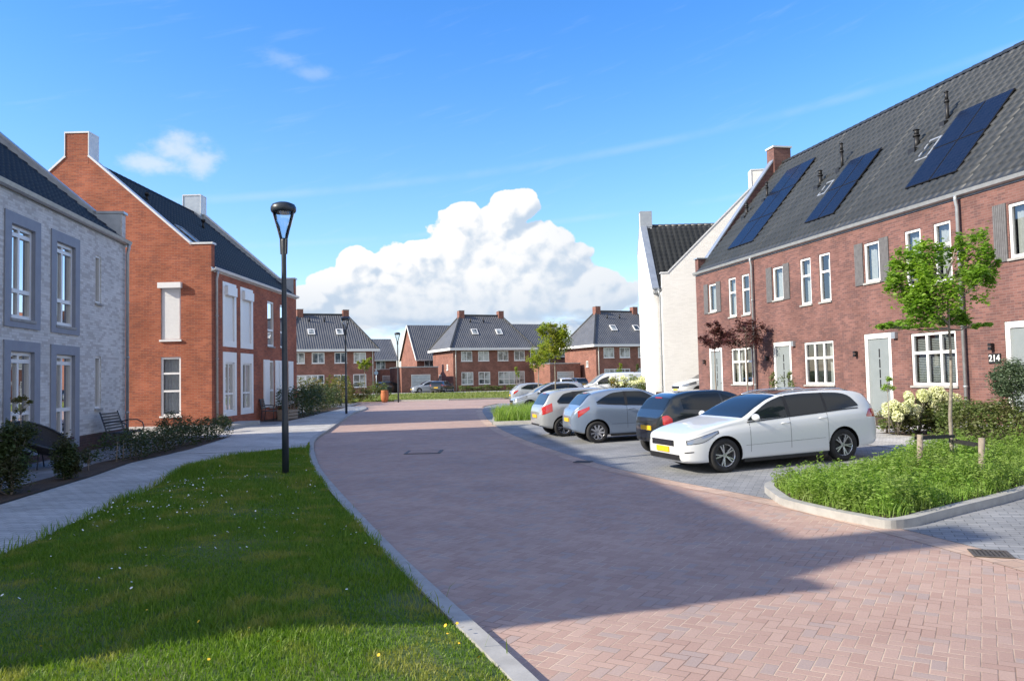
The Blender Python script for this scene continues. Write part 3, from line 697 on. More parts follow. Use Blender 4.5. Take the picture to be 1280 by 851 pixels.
for h in range(4):
    T = thing('terraced_house', RL[h], 'house', OR + AX * (HW * h), RZ, 'brick terraced houses in the row on the right')
    tf = front_tf; gzb = .0
    door = (1.05, 2.23, .30, 2.76); win = (3.03, 4.66, 1.24, 2.66); us = (1.22, 1.90, 4.28, 5.46); ua = (2.97, 3.59, 3.94, 5.50); ub = (4.06, 4.66, 3.94, 5.50)
    if h == 3: us = (1.32, 2.05, 4.22, 5.50)
    w = MB(); holes = [door, win, us, ua, ub]
    facade(w, tf, 0, HW, 0, EZ, holes, .10)
    w.face([(0, 8.4, 0), (HW, 8.4, 0), (HW, 8.4, EZ), (0, 8.4, EZ)])       # back wall and party walls
    if h: w.face([(0, 0, 0), (0, 8.4, 0), (0, 8.4, EZ), (0, 0, EZ)])
    if h == 0:
        w.face([(0, 8.4, 0), (0, 0, 0), (0, 0, EZ), (0, 8.4, EZ)])
        gable_prism(w, -.0, .30, [(-.003, EZ - .8), (8.5, EZ - .8), (8.5, EZ + .35), (8.0, EZ + .45), (SB + .35, RIDGE + .2), (SB - .35, RIDGE + .2), (.45, EZ + .62), (-.003, EZ + .62)])
    if h == 3: w.prism([(HW, 0, 0), (HW, 8.5, 0), (HW, 8.5, EZ), (HW, SB, RIDGE - .1), (HW, 0, EZ)], (.02, 0, 0))
    # soldier course above the openings, 2 mm proud
    for o_ in (door, win): w.box(o_[0] - .05, o_[1] + .05, -.004, .05, o_[3] + .001, o_[3] + .21)
    wo = w.build('wall', M['brick_right'], T)
    r = roof_slab('roof', 0 if h else .3, HW, -.10, EZ - .02, SB, RIDGE, M['tile_dark'], T)
    r2 = MB(); r2.face([(0, 8.6, EZ), (HW, 8.6, EZ), (HW, SB, RIDGE), (0, SB, RIDGE)]); ridge_caps(r2, 0 if h else .5, HW, SB, RIDGE + .03); r2.face([(0, 0, EZ - .05), (HW, 0, EZ - .05), (HW, SB, RIDGE - .06), (0, SB, RIDGE - .06)]); r2.build('ridge', M['tile_dark'], T)
    gutter('gutter', T, tf, 0, HW, EZ + .0)
    if h in (0, 2): downpipe(T, tf, HW - .12, .3, EZ - .05)
    # door
    d = MB(tf); fw = .13
    d.box(door[0], door[0] + fw, -.10, -.02, .3, door[3]); d.box(door[1] - fw, door[1], -.10, -.02, .3, door[3]); d.box(door[0] + fw, door[1] - fw, -.10, -.02, door[3] - fw * 1.2, door[3])
    df = d.build('door_frame', M['white'], T)
    d = MB(tf); d.box(door[0] + fw, door[1] - fw, -.10, -.06, .34, door[3] - fw * 1.2); dl = d.build('door', M['door_grey'], T)
    d = MB(tf); cx = (door[0] + door[1]) / 2
    for k in range(4): d.box(cx - .025, cx + .025, -.062, -.054, 1.15 + k * .30, 1.40 + k * .30)
    d.build('door_slot', M['black'], dl)
    d = MB(tf); d.tube([tf(door[1] - fw - .09, -.055, 1.3), tf(door[1] - fw - .09, -.0, 1.3), tf(door[1] - fw - .21, -.0, 1.3)], .011, 6) if False else d.box(door[1] - fw - .20, door[1] - fw - .07, -.058, -.02, 1.28, 1.305)
    d.build('handle', M['gutter_grey'], dl)
    d = MB(tf); d.box(door[0] - .02, door[1] + .02, -.10, .12, .22, .298); d.build('doorstep', M['kerb'], T)
    window(T, tf, *win, mull=(.345, .655), trans=(.62,), fw=.075, inside='blind' if h == 2 else 'curtain', cur=(0, .3) if h == 0 else (.70, 1.0), sillm='kerb')
    window(T, tf, *us, fw=.075, inside='curtain', cur=(0, .45 + .2 * (h % 2)))
    window(T, tf, *ua, trans=(.62,), fw=.07, inside='curtain', cur=(.1, .6) if h % 2 else (0, 1))
    window(T, tf, *ub, trans=(.62,), fw=.07, inside='curtain', cur=(.3, .9) if h != 2 else (0, 1))
    # louvred panels beside the small window
    for (a, b) in ((us[0] - .42, us[0] - .04), (us[1] + .04, us[1] + .42)):
        s = MB(tf); s.box(a, b, .003, .022, us[2] - .05, us[3] + .04)
        n = 7
        for k in range(n): s.box(a + (b - a) * k / n + .004, a + (b - a) * (k + 1) / n - .004, .022, .034, us[2] - .05, us[3] + .04)
        s.build('shutter', M['louvre'], T)
    wall_lamp(T, tf, .70, 2.2)
    if h in (1, 2):                                                     # alarm box beside the door
        s = MB(tf); s.prism([(door[1] + .12, .0, 2.60), (door[1] + .34, .0, 2.60), (door[1] + .30, .0, 2.80), (door[1] + .16, .0, 2.80)], (0, -.0, 0)) if False else s.box(door[1] + .14, door[1] + .30, .003, .10, 2.56, 2.74)
        s.build('alarm_box', M['zinc'], T)
    # roof furniture
    def vent(u, v, hh, r):
        mb = MB(); y, z = DY * v, EZ + DZ * v
        mb.tube([(u, y, z - .05), (u, y, z + hh * .62)], r, 10); mb.tube([(u, y, z + hh * .62), (u, y, z + hh * .70)], r * 1.35, 10)
        mb.tube([(u, y, z + hh * .70), (u, y, z + hh * .95)], r * .95, 10); mb.tube([(u, y, z + hh * .95), (u, y, z + hh)], [r * 1.3, r * .6], 10)
        mb.box(u - r * 1.8, u + r * 1.8, y - .22, y - .05, z - .20, z + .00)
        mb.build('roof_vent', M['black'], T)
    q = LR / SB
    if h == 0: vent(1.86, 2.54 * q, .75, .055); vent(.98, 2.05 * q, .6, .07); PN = ((2.10, 4.20, .55, 3.50, 1),)
    if h == 1: vent(7.16 - HW, 2.46 * q, .95, .055); vent(6.41 - HW, 2.06 * q, .60, .075); skylight(T, rtf, 7.00 - HW, 7.45 - HW, 1.55 * q, 2.0 * q); PN = ((7.72 - HW, 9.40 - HW, .55, 2.50, 2),)
    if h == 2: vent(12.18 - 2 * HW, 2.52 * q, .95, .055); vent(11.51 - 2 * HW, 1.98 * q, .60, .08); skylight(T, rtf, 12.12 - 2 * HW, 12.62 - 2 * HW, 1.42 * q, 2.0 * q); PN = ((12.75 - 2 * HW, 14.70 - 2 * HW, .55, 2.55, 2),)
    if h == 3: PN = ()
    for (u0, u1, v0, v1, nr_) in PN:
        v0 *= q; v1 *= q; cols = 2; rows = 2 if nr_ == 2 else 3
        for a in range(cols):
            for b in range(rows):
                ua0 = u0 + (u1 - u0) * a / cols + .014; ua1 = u0 + (u1 - u0) * (a + 1) / cols - .014; va0 = v0 + (v1 - v0) * b / rows + .014; va1 = v0 + (v1 - v0) * (b + 1) / rows - .014
                s = MB(rtf); s.box(ua0, ua1, va0, va1, .10, .135); s.box(ua0 + .1, ua1 - .1, va0 + .1, va0 + .14, .0, .10); s.box(ua0 + .1, ua1 - .1, va1 - .14, va1 - .1, .0, .10); so = s.build('solar_panel', M['black'], T)
                s = MB(rtf); s.box(ua0 + .018, ua1 - .018, va0 + .018, va1 - .018, .135, .139); s.build('solar_cells', M['solar'], so)
    if h == 0:
        coping(T, -.0, .30, [(-.03, EZ + .62), (.45, EZ + .62), (SB - .35, RIDGE + .2)], 'zinc', .03, .05)
        c = MB(); c.box(-.22, .38, SB - .42, SB + .42, RIDGE - .8, RIDGE + .72); co_ = c.build('chimney', M['brick_right'], T)
        c = MB(); c.box(-.27, .43, SB - .47, SB + .47, RIDGE + .72, RIDGE + .80); c.build('chimney_cap', M['offwhite'], co_)
    if h == 3:
        s = MB(tf); s.box(.56, .92, .004, .022, 1.78, 2.02); pl = s.build('number_plate', M['black'], T)
        cu = bpy.data.curves.new('number', 'FONT'); cu.body = '214'; cu.size = .22; cu.extrude = .004; cu.align_x = 'CENTER'; cu.align_y = 'CENTER'; cu.offset = .004
        to = bpy.data.objects.new('number', cu); COL.objects.link(to); dg = bpy.context.evaluated_depsgraph_get(); me = bpy.data.meshes.new_from_object(to.evaluated_get(dg)); bpy.data.objects.remove(to)
        me.materials.clear(); me.materials.append(M['white']); no = link(bpy.data.objects.new('number', me)); no.parent = pl
        no.matrix_local = Matrix.Translation((.74, -.026, 1.90)) @ Matrix.Rotation(math.pi / 2, 4, 'X')
# ================================================================ gable-ended houses with raised parapets
def ghouse(T, x0, x1, D, SBr, ez, rz, wall, tilem, hf=(), g0=(), g1=(), par=(True, True), chim=(True, True), kz=None, kw=.77, cz=None, cw=.43, cop='coping', z0=0.0, plinth=None, depth=.10, back_ez=None, th=.30, tw=.28):
    bez = back_ez if back_ez is not None else ez; kz = kz or ez + .9; sh = rz - .05
    w = MB()
    facade(w, front_tf, x0, x1, z0, ez, list(hf), depth)
    t0 = lambda u, d, z: (x0 - d, u, z)
    t1 = lambda u, d, z: (x1 + d, u, z)
    facade(w, t0, 0, D, z0, ez - .6, list(g0), depth); facade(w, t1, 0, D, z0, ez - .6, list(g1), depth)
    w.face([(x0, D, z0), (x1, D, z0), (x1, D, bez), (x0, D, bez)])
    for k, x in ((0, x0), (1, x1 - th)):
        if par[k]:
            pts = [(-.002, ez - .6), (D, ez - .6), (D, bez + kz - ez), (D - kw, bez + kz - ez), (SBr + cw, sh), (SBr - cw, sh), (kw, kz), (-.002, kz)]
        else:
            pts = [(0, ez - .6), (D, ez - .6), (D, bez - .03), (SBr, rz - .06), (0, ez - .03)]
        gable_prism(w, x, th, pts)
    w.build('wall', M[wall], T)
    roof_slab('roof', x0 + (th if par[0] else -.02), x1 - (th if par[1] else -.02), -.10, ez - .03, SBr, rz, M[tilem], T, tw=tw)
    r = MB(); a, b = x0 + th, x1 - th; r.face([(a, D + .1, bez), (b, D + .1, bez), (b, SBr, rz), (a, SBr, rz)]); ridge_caps(r, a, b, SBr, rz + .03)
    r.face([(a, 0, ez - .06), (b, 0, ez - .06), (b, SBr, rz - .07), (a, SBr, rz - .07)]); r.build('ridge', M[tilem], T)
    for k, x in ((0, x0), (1, x1 - th)):
        if not par[k]: continue
        if k in (0, 1): 
            coping(T, x, th, [(-.03, kz), (kw, kz), (SBr - cw, sh)], cop); coping(T, x, th, [(SBr + cw, sh), (D - kw, bez + kz - ez), (D + .03, bez + kz - ez)], cop)
        if chim[k]:
            c = MB(); c.box(x - .004, x + th + .34 * (1 if k == 0 else 0) + .004, SBr - cw, SBr + cw, sh - .3, cz) if k == 0 else c.box(x - .34, x + th + .004, SBr - cw, SBr + cw, sh - .3, cz)
            co_ = c.build('chimney', M['zinc'] if (k == 1 and wall == 'brick_orange') else M[wall], T)
            c = MB(); xa, xb = (x - .03, x + th + .37) if k == 0 else (x - .37, x + th + .03)
            c.box(xa, xb, SBr - cw - .04, SBr + cw + .04, cz, cz + .06)
            c.box(xa + .001, xb - .001, SBr - cw - .035, SBr - cw - .004, sh - .02, cz); c.box(xa + .001, xb - .001, SBr + cw + .004, SBr + cw + .035, sh - .02, cz)
            c.build('chimney_cap', M[cop], co_)
        # sheet-metal cheek on the inner side of the kneeler
        s = MB(); xi = x + th if k == 0 else x - .012
        s.prism([(xi, 0.03, ez - .02), (xi, .03, kz - .01), (xi, kw, kz - .01), (xi, SBr - cw, sh - .02), (xi, SBr - cw, rz - .45), ], (.012, 0, 0)); s.build('flashing', M['zinc'], T)
    if plinth is not None:
        p = MB(); p.box(x0 - .004, x1 + .004, -.012, .05, z0, plinth); p.build('plinth', M['brick_plinth'], T)
    return T

# ---- white brick house at the left edge (and the part of its row that stands beside the camera)
XL1 = Vector((-.1363, .9907, 0)).normalized(); OL1 = Vector((-11.36, 23.0, 0))
def left_white(x0, x1, label, par, nb):
    T = thing('white_brick_house', label, 'house', OL1, math.atan2(XL1.y, XL1.x), 'white brick houses on the left')
    holes = []; ups = []; lows = []; x = x1
    for k in range(nb):
        for a in (-6.28, -4.13):
            c = x1 + a - 8.6 * k
            if c - .9 < x0: continue
            holes += [(c - .525, c + .525, 3.17, 5.16), (c - .525, c + .525, .42, 2.48)]; ups.append(c); lows.append(c)
        c = x1 - 2.06 - 8.6 * k; holes += [(c - .20, c + .20, 3.92, 5.20), (c - .20, c + .20, 1.12, 2.50)]
    ghouse(T, x0, x1, 10.0, 5.0, 5.93, 10.1, 'brick_white', 'tile_blue', hf=holes, par=par, chim=(par[0], False), kz=6.72, kw=.75, cz=11.0, cop='zinc', plinth=.47, depth=.16)
    tf = front_tf
    for c in ups:
        s = MB(tf)                                            # painted flat band round each opening
        for (a, b, e, f, i0, i1) in ((c - .80, c + .80, 2.98, 5.40, 3.17, 5.16), (c - .80, c + .80, .22, 2.70, .42, 2.48)):
            s.box(c - .53, c - .515, -.048, .0029, i0, i1); s.box(c + .515, c + .53, -.048, .0029, i0, i1); s.box(c - .515, c + .515, -.048, .0029, i1 - .012, i1 + .003)
            s.box(a, c - .525, .003, .03, e, f); s.box(c + .525, b, .003, .03, e, f); s.box(c - .525, c + .525, .003, .03, i1, f); s.box(c - .525, c + .525, .003, .03, e, i0)
        s.build('window_surround', M['surround'], T)
        window(T, tf, c - .525, c + .525, 3.17, 5.16, mull=(.45,), trans=(.30, .90), fw=.085, depth=.12, inside='curtain', cur=(.78, 1.0), glass='mirrorglass')
        window(T, tf, c - .525, c + .525, .42, 2.48, mull=(.45,), trans=(.36, .90), fw=.085, depth=.12, inside='curtain', cur=(.75, 1.0), glass='mirrorglass')
    for k in range(nb):
        c = x1 - 2.06 - 8.6 * k
        for a, b in ((3.92, 5.20), (1.12, 2.50)): window(T, tf, c - .20, c + .20, a, b, fw=.05, inside=None, glass='mirrorglass', depth=.10)
    gutter('gutter', T, tf, x0, x1 + .1, 5.93); downpipe(T, tf, x1 - .10, .0, 5.85)
    # vents on the roof
    s = MB(); s.tube([(x1 - 1.9, 3.4, 8.6), (x1 - 1.9, 3.4, 9.35)], .07, 8); s.tube([(x1 - 1.9, 3.4, 9.3), (x1 - 1.9, 3.4, 9.4)], .10, 8); s.build('roof_vent', M['black'], T)
    return T
left_white(-10.6, 0, 'white brick house with grey window surrounds and zinc parapet at the left edge', (False, True), 1)
left_white(-20.5, -10.62, 'white brick house beside the camera whose roof shades the lawn', (True, False), 1)

# ---- orange-red brick house with white shutters
X2 = Vector((.0153, 1, 0)).normalized()
T = thing('red_brick_house', 'orange-red brick house with a tall end gable facing the camera and white roller shutters', 'house', (-11.05, 28.8, 0), math.atan2(X2.y, X2.x))
hf = [(1.06, 2.46, .44, 5.62), (2.92, 4.38, .44, 5.62), (6.30, 7.22, 3.34, 5.38), (8.12, 8.98, 3.34, 5.38), (6.50, 7.20, .60, 2.70), (8.40, 9.25, .60, 2.70)]
g0 = [(1.14, 1.88, .56, 2.72), (1.14, 1.88, 3.36, 5.30)]
ghouse(T, 0, 10.75, 10.0, 5.03, 6.0, 10.3, 'brick_orange', 'tile_blue', hf=hf, g0=g0, par=(True, True), chim=(True, True), kz=6.87, kw=.77, cz=11.15, z0=.0)
tf = front_tf
for (a, b) in ((1.06, 2.46), (2.92, 4.38)):
    s = MB(tf)                                                # white panelled frame over two floors, brick band between
    for (z0, z1, zi) in ((.44, 2.92, .62), (3.12, 5.62, 3.35)):
        s.box(a, a + .22, -.08, .02, z0, z1); s.box(b - .22, b, -.08, .02, z0, z1); s.box(a + .22, b - .22, -.08, .02, z1 - (.40 if z0 < 1 else .12), z1); s.box(a + .22, b - .22, -.08, .02, z0, zi)
    s.build('window_panel', M['white'], T)
    s = MB(tf); s.box(a, b, -.09, -.002, 2.92, 3.12); s.build('brick_band', M['brick_orange'], T)
    window(T, tf, a + .22, b - .22, .62, 2.52, mull=(.5,), trans=(.36,), fw=.07, depth=.10, sill=False, inside='curtain', glass='mirrorglass')
    sh = MB(tf); z = 3.35
    while z < 5.2: sh.box(a + .22, b - .22, -.05, -.032, z, z + .046); z += .05
    sho = sh.build('roller_shutter', M['white'], T); bx = MB(tf); bx.box(a + .20, b - .20, -.05, .14, 5.12, 5.46); bx.build('shutter_box', M['white'], sho)
    bk = MB(tf); bk.box(a + .22, b - .22, -.10, -.055, 3.35, 5.5); bk.build('shutter_back', M['offwhite'], sho)
for (a, b) in ((6.30, 7.22), (8.12, 8.98)): window(T, tf, a, b, 3.34, 5.38, mull=(), trans=(.36,), fw=.08, inside='curtain', glass='mirrorglass')
for (a, b) in ((6.50, 7.20), (8.40, 9.25)): window(T, tf, a, b, .60, 2.70, mull=(), trans=(.36,), fw=.08, inside='curtain', glass='mirrorglass')
for (a, b) in ((5.66, 6.46), (7.24, 7.78), (7.82, 8.36), (9.29, 10.05)):
    s = MB(tf); s.box(a, b, .004, .04, .62, 2.72); s.box(a + .06, b - .06, .04, .05, .70, 1.60); s.box(a + .06, b - .06, .04, .05, 1.68, 2.64); s.build('shutter', M['white'], T)
gutter('gutter', T, tf, 0, 10.8, 6.0, 'offwhite'); downpipe(T, tf, .28, .1, 5.9)
tg = lambda u, d, z: (-d, u, z)
window(T, tg, 1.14, 1.88, .56, 2.72, trans=(.42, .72), fw=.07, inside='curtain', cur=(0, 1), sillm='white')
s = MB(tg); s.box(1.14, 1.88, -.09, -.06, 3.36, 5.26)
z = 3.38
while z < 5.1: s.box(1.20, 1.82, -.06, -.045, z, z + .044); z += .05
so = s.build('roller_shutter', M['white'], T); s = MB(tg); s.box(1.08, 1.94, -.05, .16, 5.26, 5.46); s.build('shutter_box', M['white'], so)
s = MB(tg); s.box(1.10, 1.92, -.03, .06, 3.29, 3.355); s.build('sill', M['white'], so)
def l2roof(u, v, h):
    L = math.hypot(5.13, 4.33); return (u, -.1 + 5.13 / L * v - 4.33 / L * h, 5.97 + 4.33 / L * v + 5.13 / L * h)
skylight(T, l2roof, 1.9, 2.6, 2.0, 3.1)
for (u, v, hh) in ((2.6, 4.9, .25), (7.6, 4.6, .35)):
    p = l2roof(u, v, 0); s = MB(); s.tube([p, (p[0], p[1], p[2] + hh)], .06, 8); s.tube([(p[0], p[1], p[2] + hh), (p[0], p[1], p[2] + hh + .12)], .10, 8); s.build('roof_vent', M['black'], T)

# ---- the two white houses beyond the terrace
pc = atY(828.5, 400, 40.0)
T = thing('white_gable_house', 'white-painted brick house with a steep end gable and white chimney behind the brick terrace', 'house', (pc.x, 40.0, 0), math.atan2(-.995, -.10))
ghouse(T, -1.75, 0, 10.2, 5.1, 6.1, 11.15, 'brick_pale', 'tile_dark', g1=[(2.0, 2.75, 1.5, 2.7)], par=(False, True), chim=(False, True), kz=6.85, kw=.32, cz=11.95, cw=.42, cop='coping', z0=0, plinth=.75)
tg1 = lambda u, d, z: (d, u, z)
window(T, tg1, 2.0, 2.75, 1.5, 2.7, mull=(.5,), inside='curtain'); 
s = MB(tg1); s.box(-.012, 10.2, -.0, .012, 0, .75) ; s.build('plinth', M['brick_plinth'], T)
gutter('gutter', T, front_tf, -1.7, 0, 6.1); downpipe(T, front_tf, -.12, .1, 6.0)
T = thing('white_gable_house', 'farther white house with narrow gable end to the street and dark tiled roof', 'house', (7.62, 41.9, 0), math.atan2(-.02, 1))
ghouse(T, 0, 9.0, 5.3, 3.95, 6.1, 10.4, 'brick_pale', 'tile_dark', par=(True, False), chim=(True, False), kz=6.25, kw=.05, cz=11.2, cw=.20, cop='zinc', z0=0, back_ez=8.8, plinth=.75, tw=.3)
gutter('gutter', T, front_tf, 0.0, 1.2, 6.1)

# ================================================================ the far houses, turned 23 degrees
FA = R_(23)
def far_window(T, tf, a, b, z0, z1, n=2, trans=.42):
    f = MB(tf); fw = .09; f.box(a, b, .0, .05, z0, z0 + fw); f.box(a, b, 0, .05, z1 - fw, z1)
    for k in range(n + 1):
        x = a + (b - a - fw) * k / n; f.box(x, x + fw, .001, .052, z0 + fw, z1 - fw)
    if trans: f.box(a + fw, b - fw, .001, .048, z0 + (z1 - z0) * trans - .04, z0 + (z1 - z0) * trans + .04)
    f.box(a - .05, b + .05, .0, .10, z0 - .07, z0 - .001)
    o = f.build('window', M['white'], T); p = MB(tf); p.box(a + .02, b - .02, .004, .02, z0 + .02, z1 - .02); p.build('pane', M['far_glass'], o)
m_, t_, b_ = principled('far_window_glass', (.10, .13, .15), .05, 0, .9); M['far_glass'] = m_
t_.put(b_.inputs['Base Color'], t_.mix(t_.ramp(t_.noise(POS(t_), .55, 3, .6), .42, .58), (.035, .045, .05), (.38, .42, .42)))
def hiphouse(label, loc, W=11.8, D=9.2, ez=5.8, rz=10.75, mirror=False):
    T = thing('hipped_roof_house', label, 'house', loc, FA, 'brick houses with hipped roofs across the far street')
    w = MB(); w.box(0, W, 0, D, 0, ez); w.build('wall', M['brick_far'], T)
    o = .55; hx = 2.75
    A, B, C, E = (-o, -o, ez), (W + o, -o, ez), (W + o, D + o, ez), (-o, D + o, ez); P, Q = (hx, D / 2, rz), (W - hx, D / 2, rz)
    r = MB(); r.face([A, B, Q, P]); r.face([B, C, Q]); r.face([C, E, P, Q]); r.face([E, A, P]); r.face([(x, y, z - .01) for x, y, z in (A, E, C, B)]); r.build('roof', M['tile_far'], T)
    r = MB()
    for a, b in ((A, P), (B, Q), (C, Q), (E, P)): r.beam(Vector(a) + Vector((0, 0, .06)), Vector(b) + Vector((0, 0, .06)), .22, .12)
    r.beam((P[0], P[1], rz + .05), (Q[0], Q[1], rz + .05), .24, .14); r.build('ridge_tiles', M['tile_dark'], T)
    e = MB(); e.box(-o - .08, W + o + .08, -o - .10, -o + .0, ez - .26, ez + .06); e.box(-o - .10, -o, -o, D + o, ez - .26, ez + .06); e.box(W + o, W + o + .10, -o, D + o, ez - .26, ez + .06)
    e.box(-o, W + o, -o, -.003, ez - .20, ez - .03); e.box(-o, -.003, 0, D, ez - .20, ez - .03); e.box(W + .003, W + o, 0, D, ez - .20, ez - .03); e.build('eaves_board', M['white'], T)
    for x in (hx + .1, W - hx - .1):
        c = MB(); c.box(x - .42, x + .38, D / 2 - .45, D / 2 + .45, rz - .5, rz + .62); co_ = c.build('chimney', M['brick_far'], T); c = MB(); c.box(x - .46, x + .42, D / 2 - .49, D / 2 + .49, rz + .62, rz + .68); c.build('chimney_cap', M['gutter_grey'], co_)
    tf = front_tf
    ops = [(1.15, 2.75, 4.05, 5.42, 2), (3.65, 5.25, 4.05, 5.42, 2), (W - 5.25, W - 3.65, 4.05, 5.42, 2), (W - 2.75, W - 1.15, 4.05, 5.42, 2)]
    lo = [(1.15, 2.85, .85, 2.55, 2), (3.65, 5.35, .85, 2.55, 2), (W - 5.2, W - 1.2, .75, 2.55, 5)]
    if mirror: lo = [(W - b, W - a, c, d, n) for a, b, c, d, n in lo]
    for a, b, c, d, n in ops: far_window(T, tf, a, b, c, d, n, None)
    for a, b, c, d, n in lo: far_window(T, tf, a, b, c, d, n)
    ts = lambda u, d, z: (-d, u, z)
    far_window(T, ts, 2.2, 2.75, 2.9, 3.7, 1, None); far_window(T, ts, 5.4, 6.3, .9, 2.3, 1, .5)
    downpipe(T, tf, .35, 0, ez - .2, 'offwhite', .06); downpipe(T, tf, W - .25, 0, ez - .2, 'offwhite', .06)
    L = math.hypot(D / 2 + o, rz - ez); cy, cz_ = (D / 2 + o) / L, (rz - ez) / L
    rt = lambda u, v, h: (u, -o + cy * v - cz_ * h, ez + cz_ * v + cy * h)
    for x in (3.9, W - 4.2):
        f = MB(rt); f.box(x - .45, x + .45, 2.9, 4.0, .02, .12); fo = f.build('skylight', M['white'], T); f = MB(rt); f.box(x - .33, x + .33, 3.02, 3.88, .12, .13); f.build('pane', M['far_glass'], fo)
    for x in (W * .33, W * .5):
        p = rt(x, 5.6, 0); f = MB(); f.tube([p, (p[0], p[1], p[2] + .6)], .09, 6); f.build('roof_vent', M['black'], T)
    return T
dF = Vector((math.cos(FA), math.sin(FA), 0))
c1 = atY(468.5, 480, 104.0); o1 = Vector((c1.x, c1.y, 0)) - dF * 11.8
hiphouse('hipped-roof brick house behind the second street lamp, leftmost of the far houses', o1, mirror=True)
c2 = atY(567, 480, 107.0); hiphouse('brick house with hipped grey roof in the middle beyond the lawn', (c2.x, c2.y, 0))
c3 = atY(746, 480, 105.0); hiphouse('brick house with hipped grey roof behind the white van, rightmost of the far houses', (c3.x, c3.y, 0), mirror=True)
def far_gable(label, px, Y, W, ez, rz, D=9.0, right=False):
    c = atY(px, 480, Y); o = Vector((c.x, c.y, 0)) - (dF * W if right else Vector())
    T = thing('gabled_house', label, 'house', o, FA, 'gabled houses behind the hipped ones')
    w = MB(); w.prism([(0, 0, 0), (0, D, 0), (0, D, ez), (0, D / 2, rz), (0, 0, ez)], (W, 0, 0)); w.build('wall', M['brick_far'], T)
    r = MB(); k = (rz - ez) / (D / 2)
    for s in (0, 1):
        a = [(-.25, -.4, ez - .4 * k + .10), (-.25, D / 2, rz + .12)]; 
        if s: a = [(-.25, D + .4, ez - .4 * k + .10), (-.25, D / 2, rz + .12)]
        q = [a[0], (W + .25, a[0][1], a[0][2]), (W + .25, a[1][1], a[1][2]), a[1]]
        r.face(q if not s else q[::-1])
    r.build('roof', M['tile_far'], T)
    e = MB()
    for x in (-.30, W + .22):
        for ya, yb in ((-.42, D / 2), (D + .42, D / 2)): e.beam((x + .04, ya, ez - .42 * k + .03), (x + .04, yb, rz + .05), .08, .26)
    e.box(-.25, W + .25, -.52, -.40, ez - .4 * k - .1, ez - .4 * k + .10); e.build('verge_board', M['offwhite'], T)
    far_window(T, front_tf, W * .12, W * .12 + 1.6, ez - 1.9, ez - .4, 2, None); far_window(T, front_tf, W * .6, W * .6 + 1.6, ez - 1.9, ez - .4, 2, None)
    return T
far_gable('brick house with a pointed gable wall between the left and middle hipped houses', 521.5, 117.0, 9.5, 5.0, 10.0)
far_gable('brick house with grey gabled roof rising behind the left hipped house', 496, 136.0, 9.0, 5.4, 8.9, right=True)
far_gable('brick house with grey gabled roof just visible behind the small green trees', 708, 124.0, 11.0, 5.2, 10.1, right=True)
def garage(label, pa, pb, Y, h, da, db):
    a = atY(pa, 480, Y); b = atY(pb, 480, Y + 2.0); W = (Vector((b.x, b.y)) - Vector((a.x, a.y))).length
    T = thing('garage', label, 'garage', (a.x, a.y, 0), math.atan2(b.y - a.y, b.x - a.x), 'flat-roofed garages between the far houses')
    w = MB(); w.box(0, W, 0, 6, 0, h); w.build('wall', M['brick_far'], T); r = MB(); r.box(-.05, W + .05, -.05, 6.05, h, h + .12); r.build('roof_edge', M['gutter_grey'], T)
    d = MB(front_tf); u0, u1 = W * da, W * db; z = 0.02
    while z < 2.2: d.box(u0, u1, .0, .04, z, z + .42); z += .44
    do = d.build('garage_door', M['zinc'], T); d = MB(front_tf); d.box(u0 - .1, u0, 0, .05, 0, 2.35); d.box(u1, u1 + .1, 0, .05, 0, 2.35); d.box(u0, u1, 0, .05, 2.24, 2.35); d.build('door_frame', M['offwhite'], do)
garage('flat-roofed brick garage with grey door beside the middle house', 502, 548, 103.5, 3.3, .28, .76)
garage('flat-roofed brick garage with grey door beside the left house', 475.5, 497.5, 112.0, 3.2, .15, .85)
garage('flat-roofed brick garage with grey door beside the right house', 688, 726, 106.0, 3.4, .25, .75)
# ================================================================ street lamps
def lamp(label, p, hgt=4.92, z=0.0):
    T = thing('street_lamp', label, 'street lamp', (p.x, p.y, z), 0, 'street lamps along the left kerb')
    s = MB(); s.lathe([(.060, -.1), (.060, .9), (.054, .95), (.042, hgt - 1.1), (.048, hgt - .72), (.04, hgt - .68)], 16); s.build('pole', M['dark_metal'], T)
    h0 = hgt - .72
    s = MB()
    for a in (R_(160), R_(-20)):
        c, d = math.cos(a), math.sin(a)
        s.beam((.05 * c, .05 * d, h0 - .25), (.06 * c, .06 * d, h0 + .02), .05, .02, up=(c, d, 0)); s.beam((.06 * c, .06 * d, h0), (.215 * c, .215 * d, h0 + .52), .035, .012, up=(c, d, 0))
    s.build('bracket', M['dark_metal'], T)
    s = MB(); s.lathe([(.03, h0), (.055, h0 + .05), (.13, h0 + .26), (.195, h0 + .50), (.19, h0 + .51), (.0005, h0 + .51)], 20); s.build('lamp_glass', M['glass_lamp'], T)
    s = MB(); s.lathe([(.001, h0 + .505), (.205, h0 + .505), (.225, h0 + .54), (.225, h0 + .60), (.20, h0 + .65), (.12, h0 + .685), (.001, h0 + .695)], 24); s.build('lamp_cap', M['dark_metal'], T)
    return T
lamp('dark street lamp standing in the shaded lawn, nearest and tallest in view', at(357, 590, .1), z=.06)
lamp('dark street lamp at the kerb in front of the hedge, middle of the three', at(433, 517, .06), z=.05)
lamp('street lamp with pale pole farthest away near the terracotta planter', at(498, 502, .05), 5.3, z=.03)

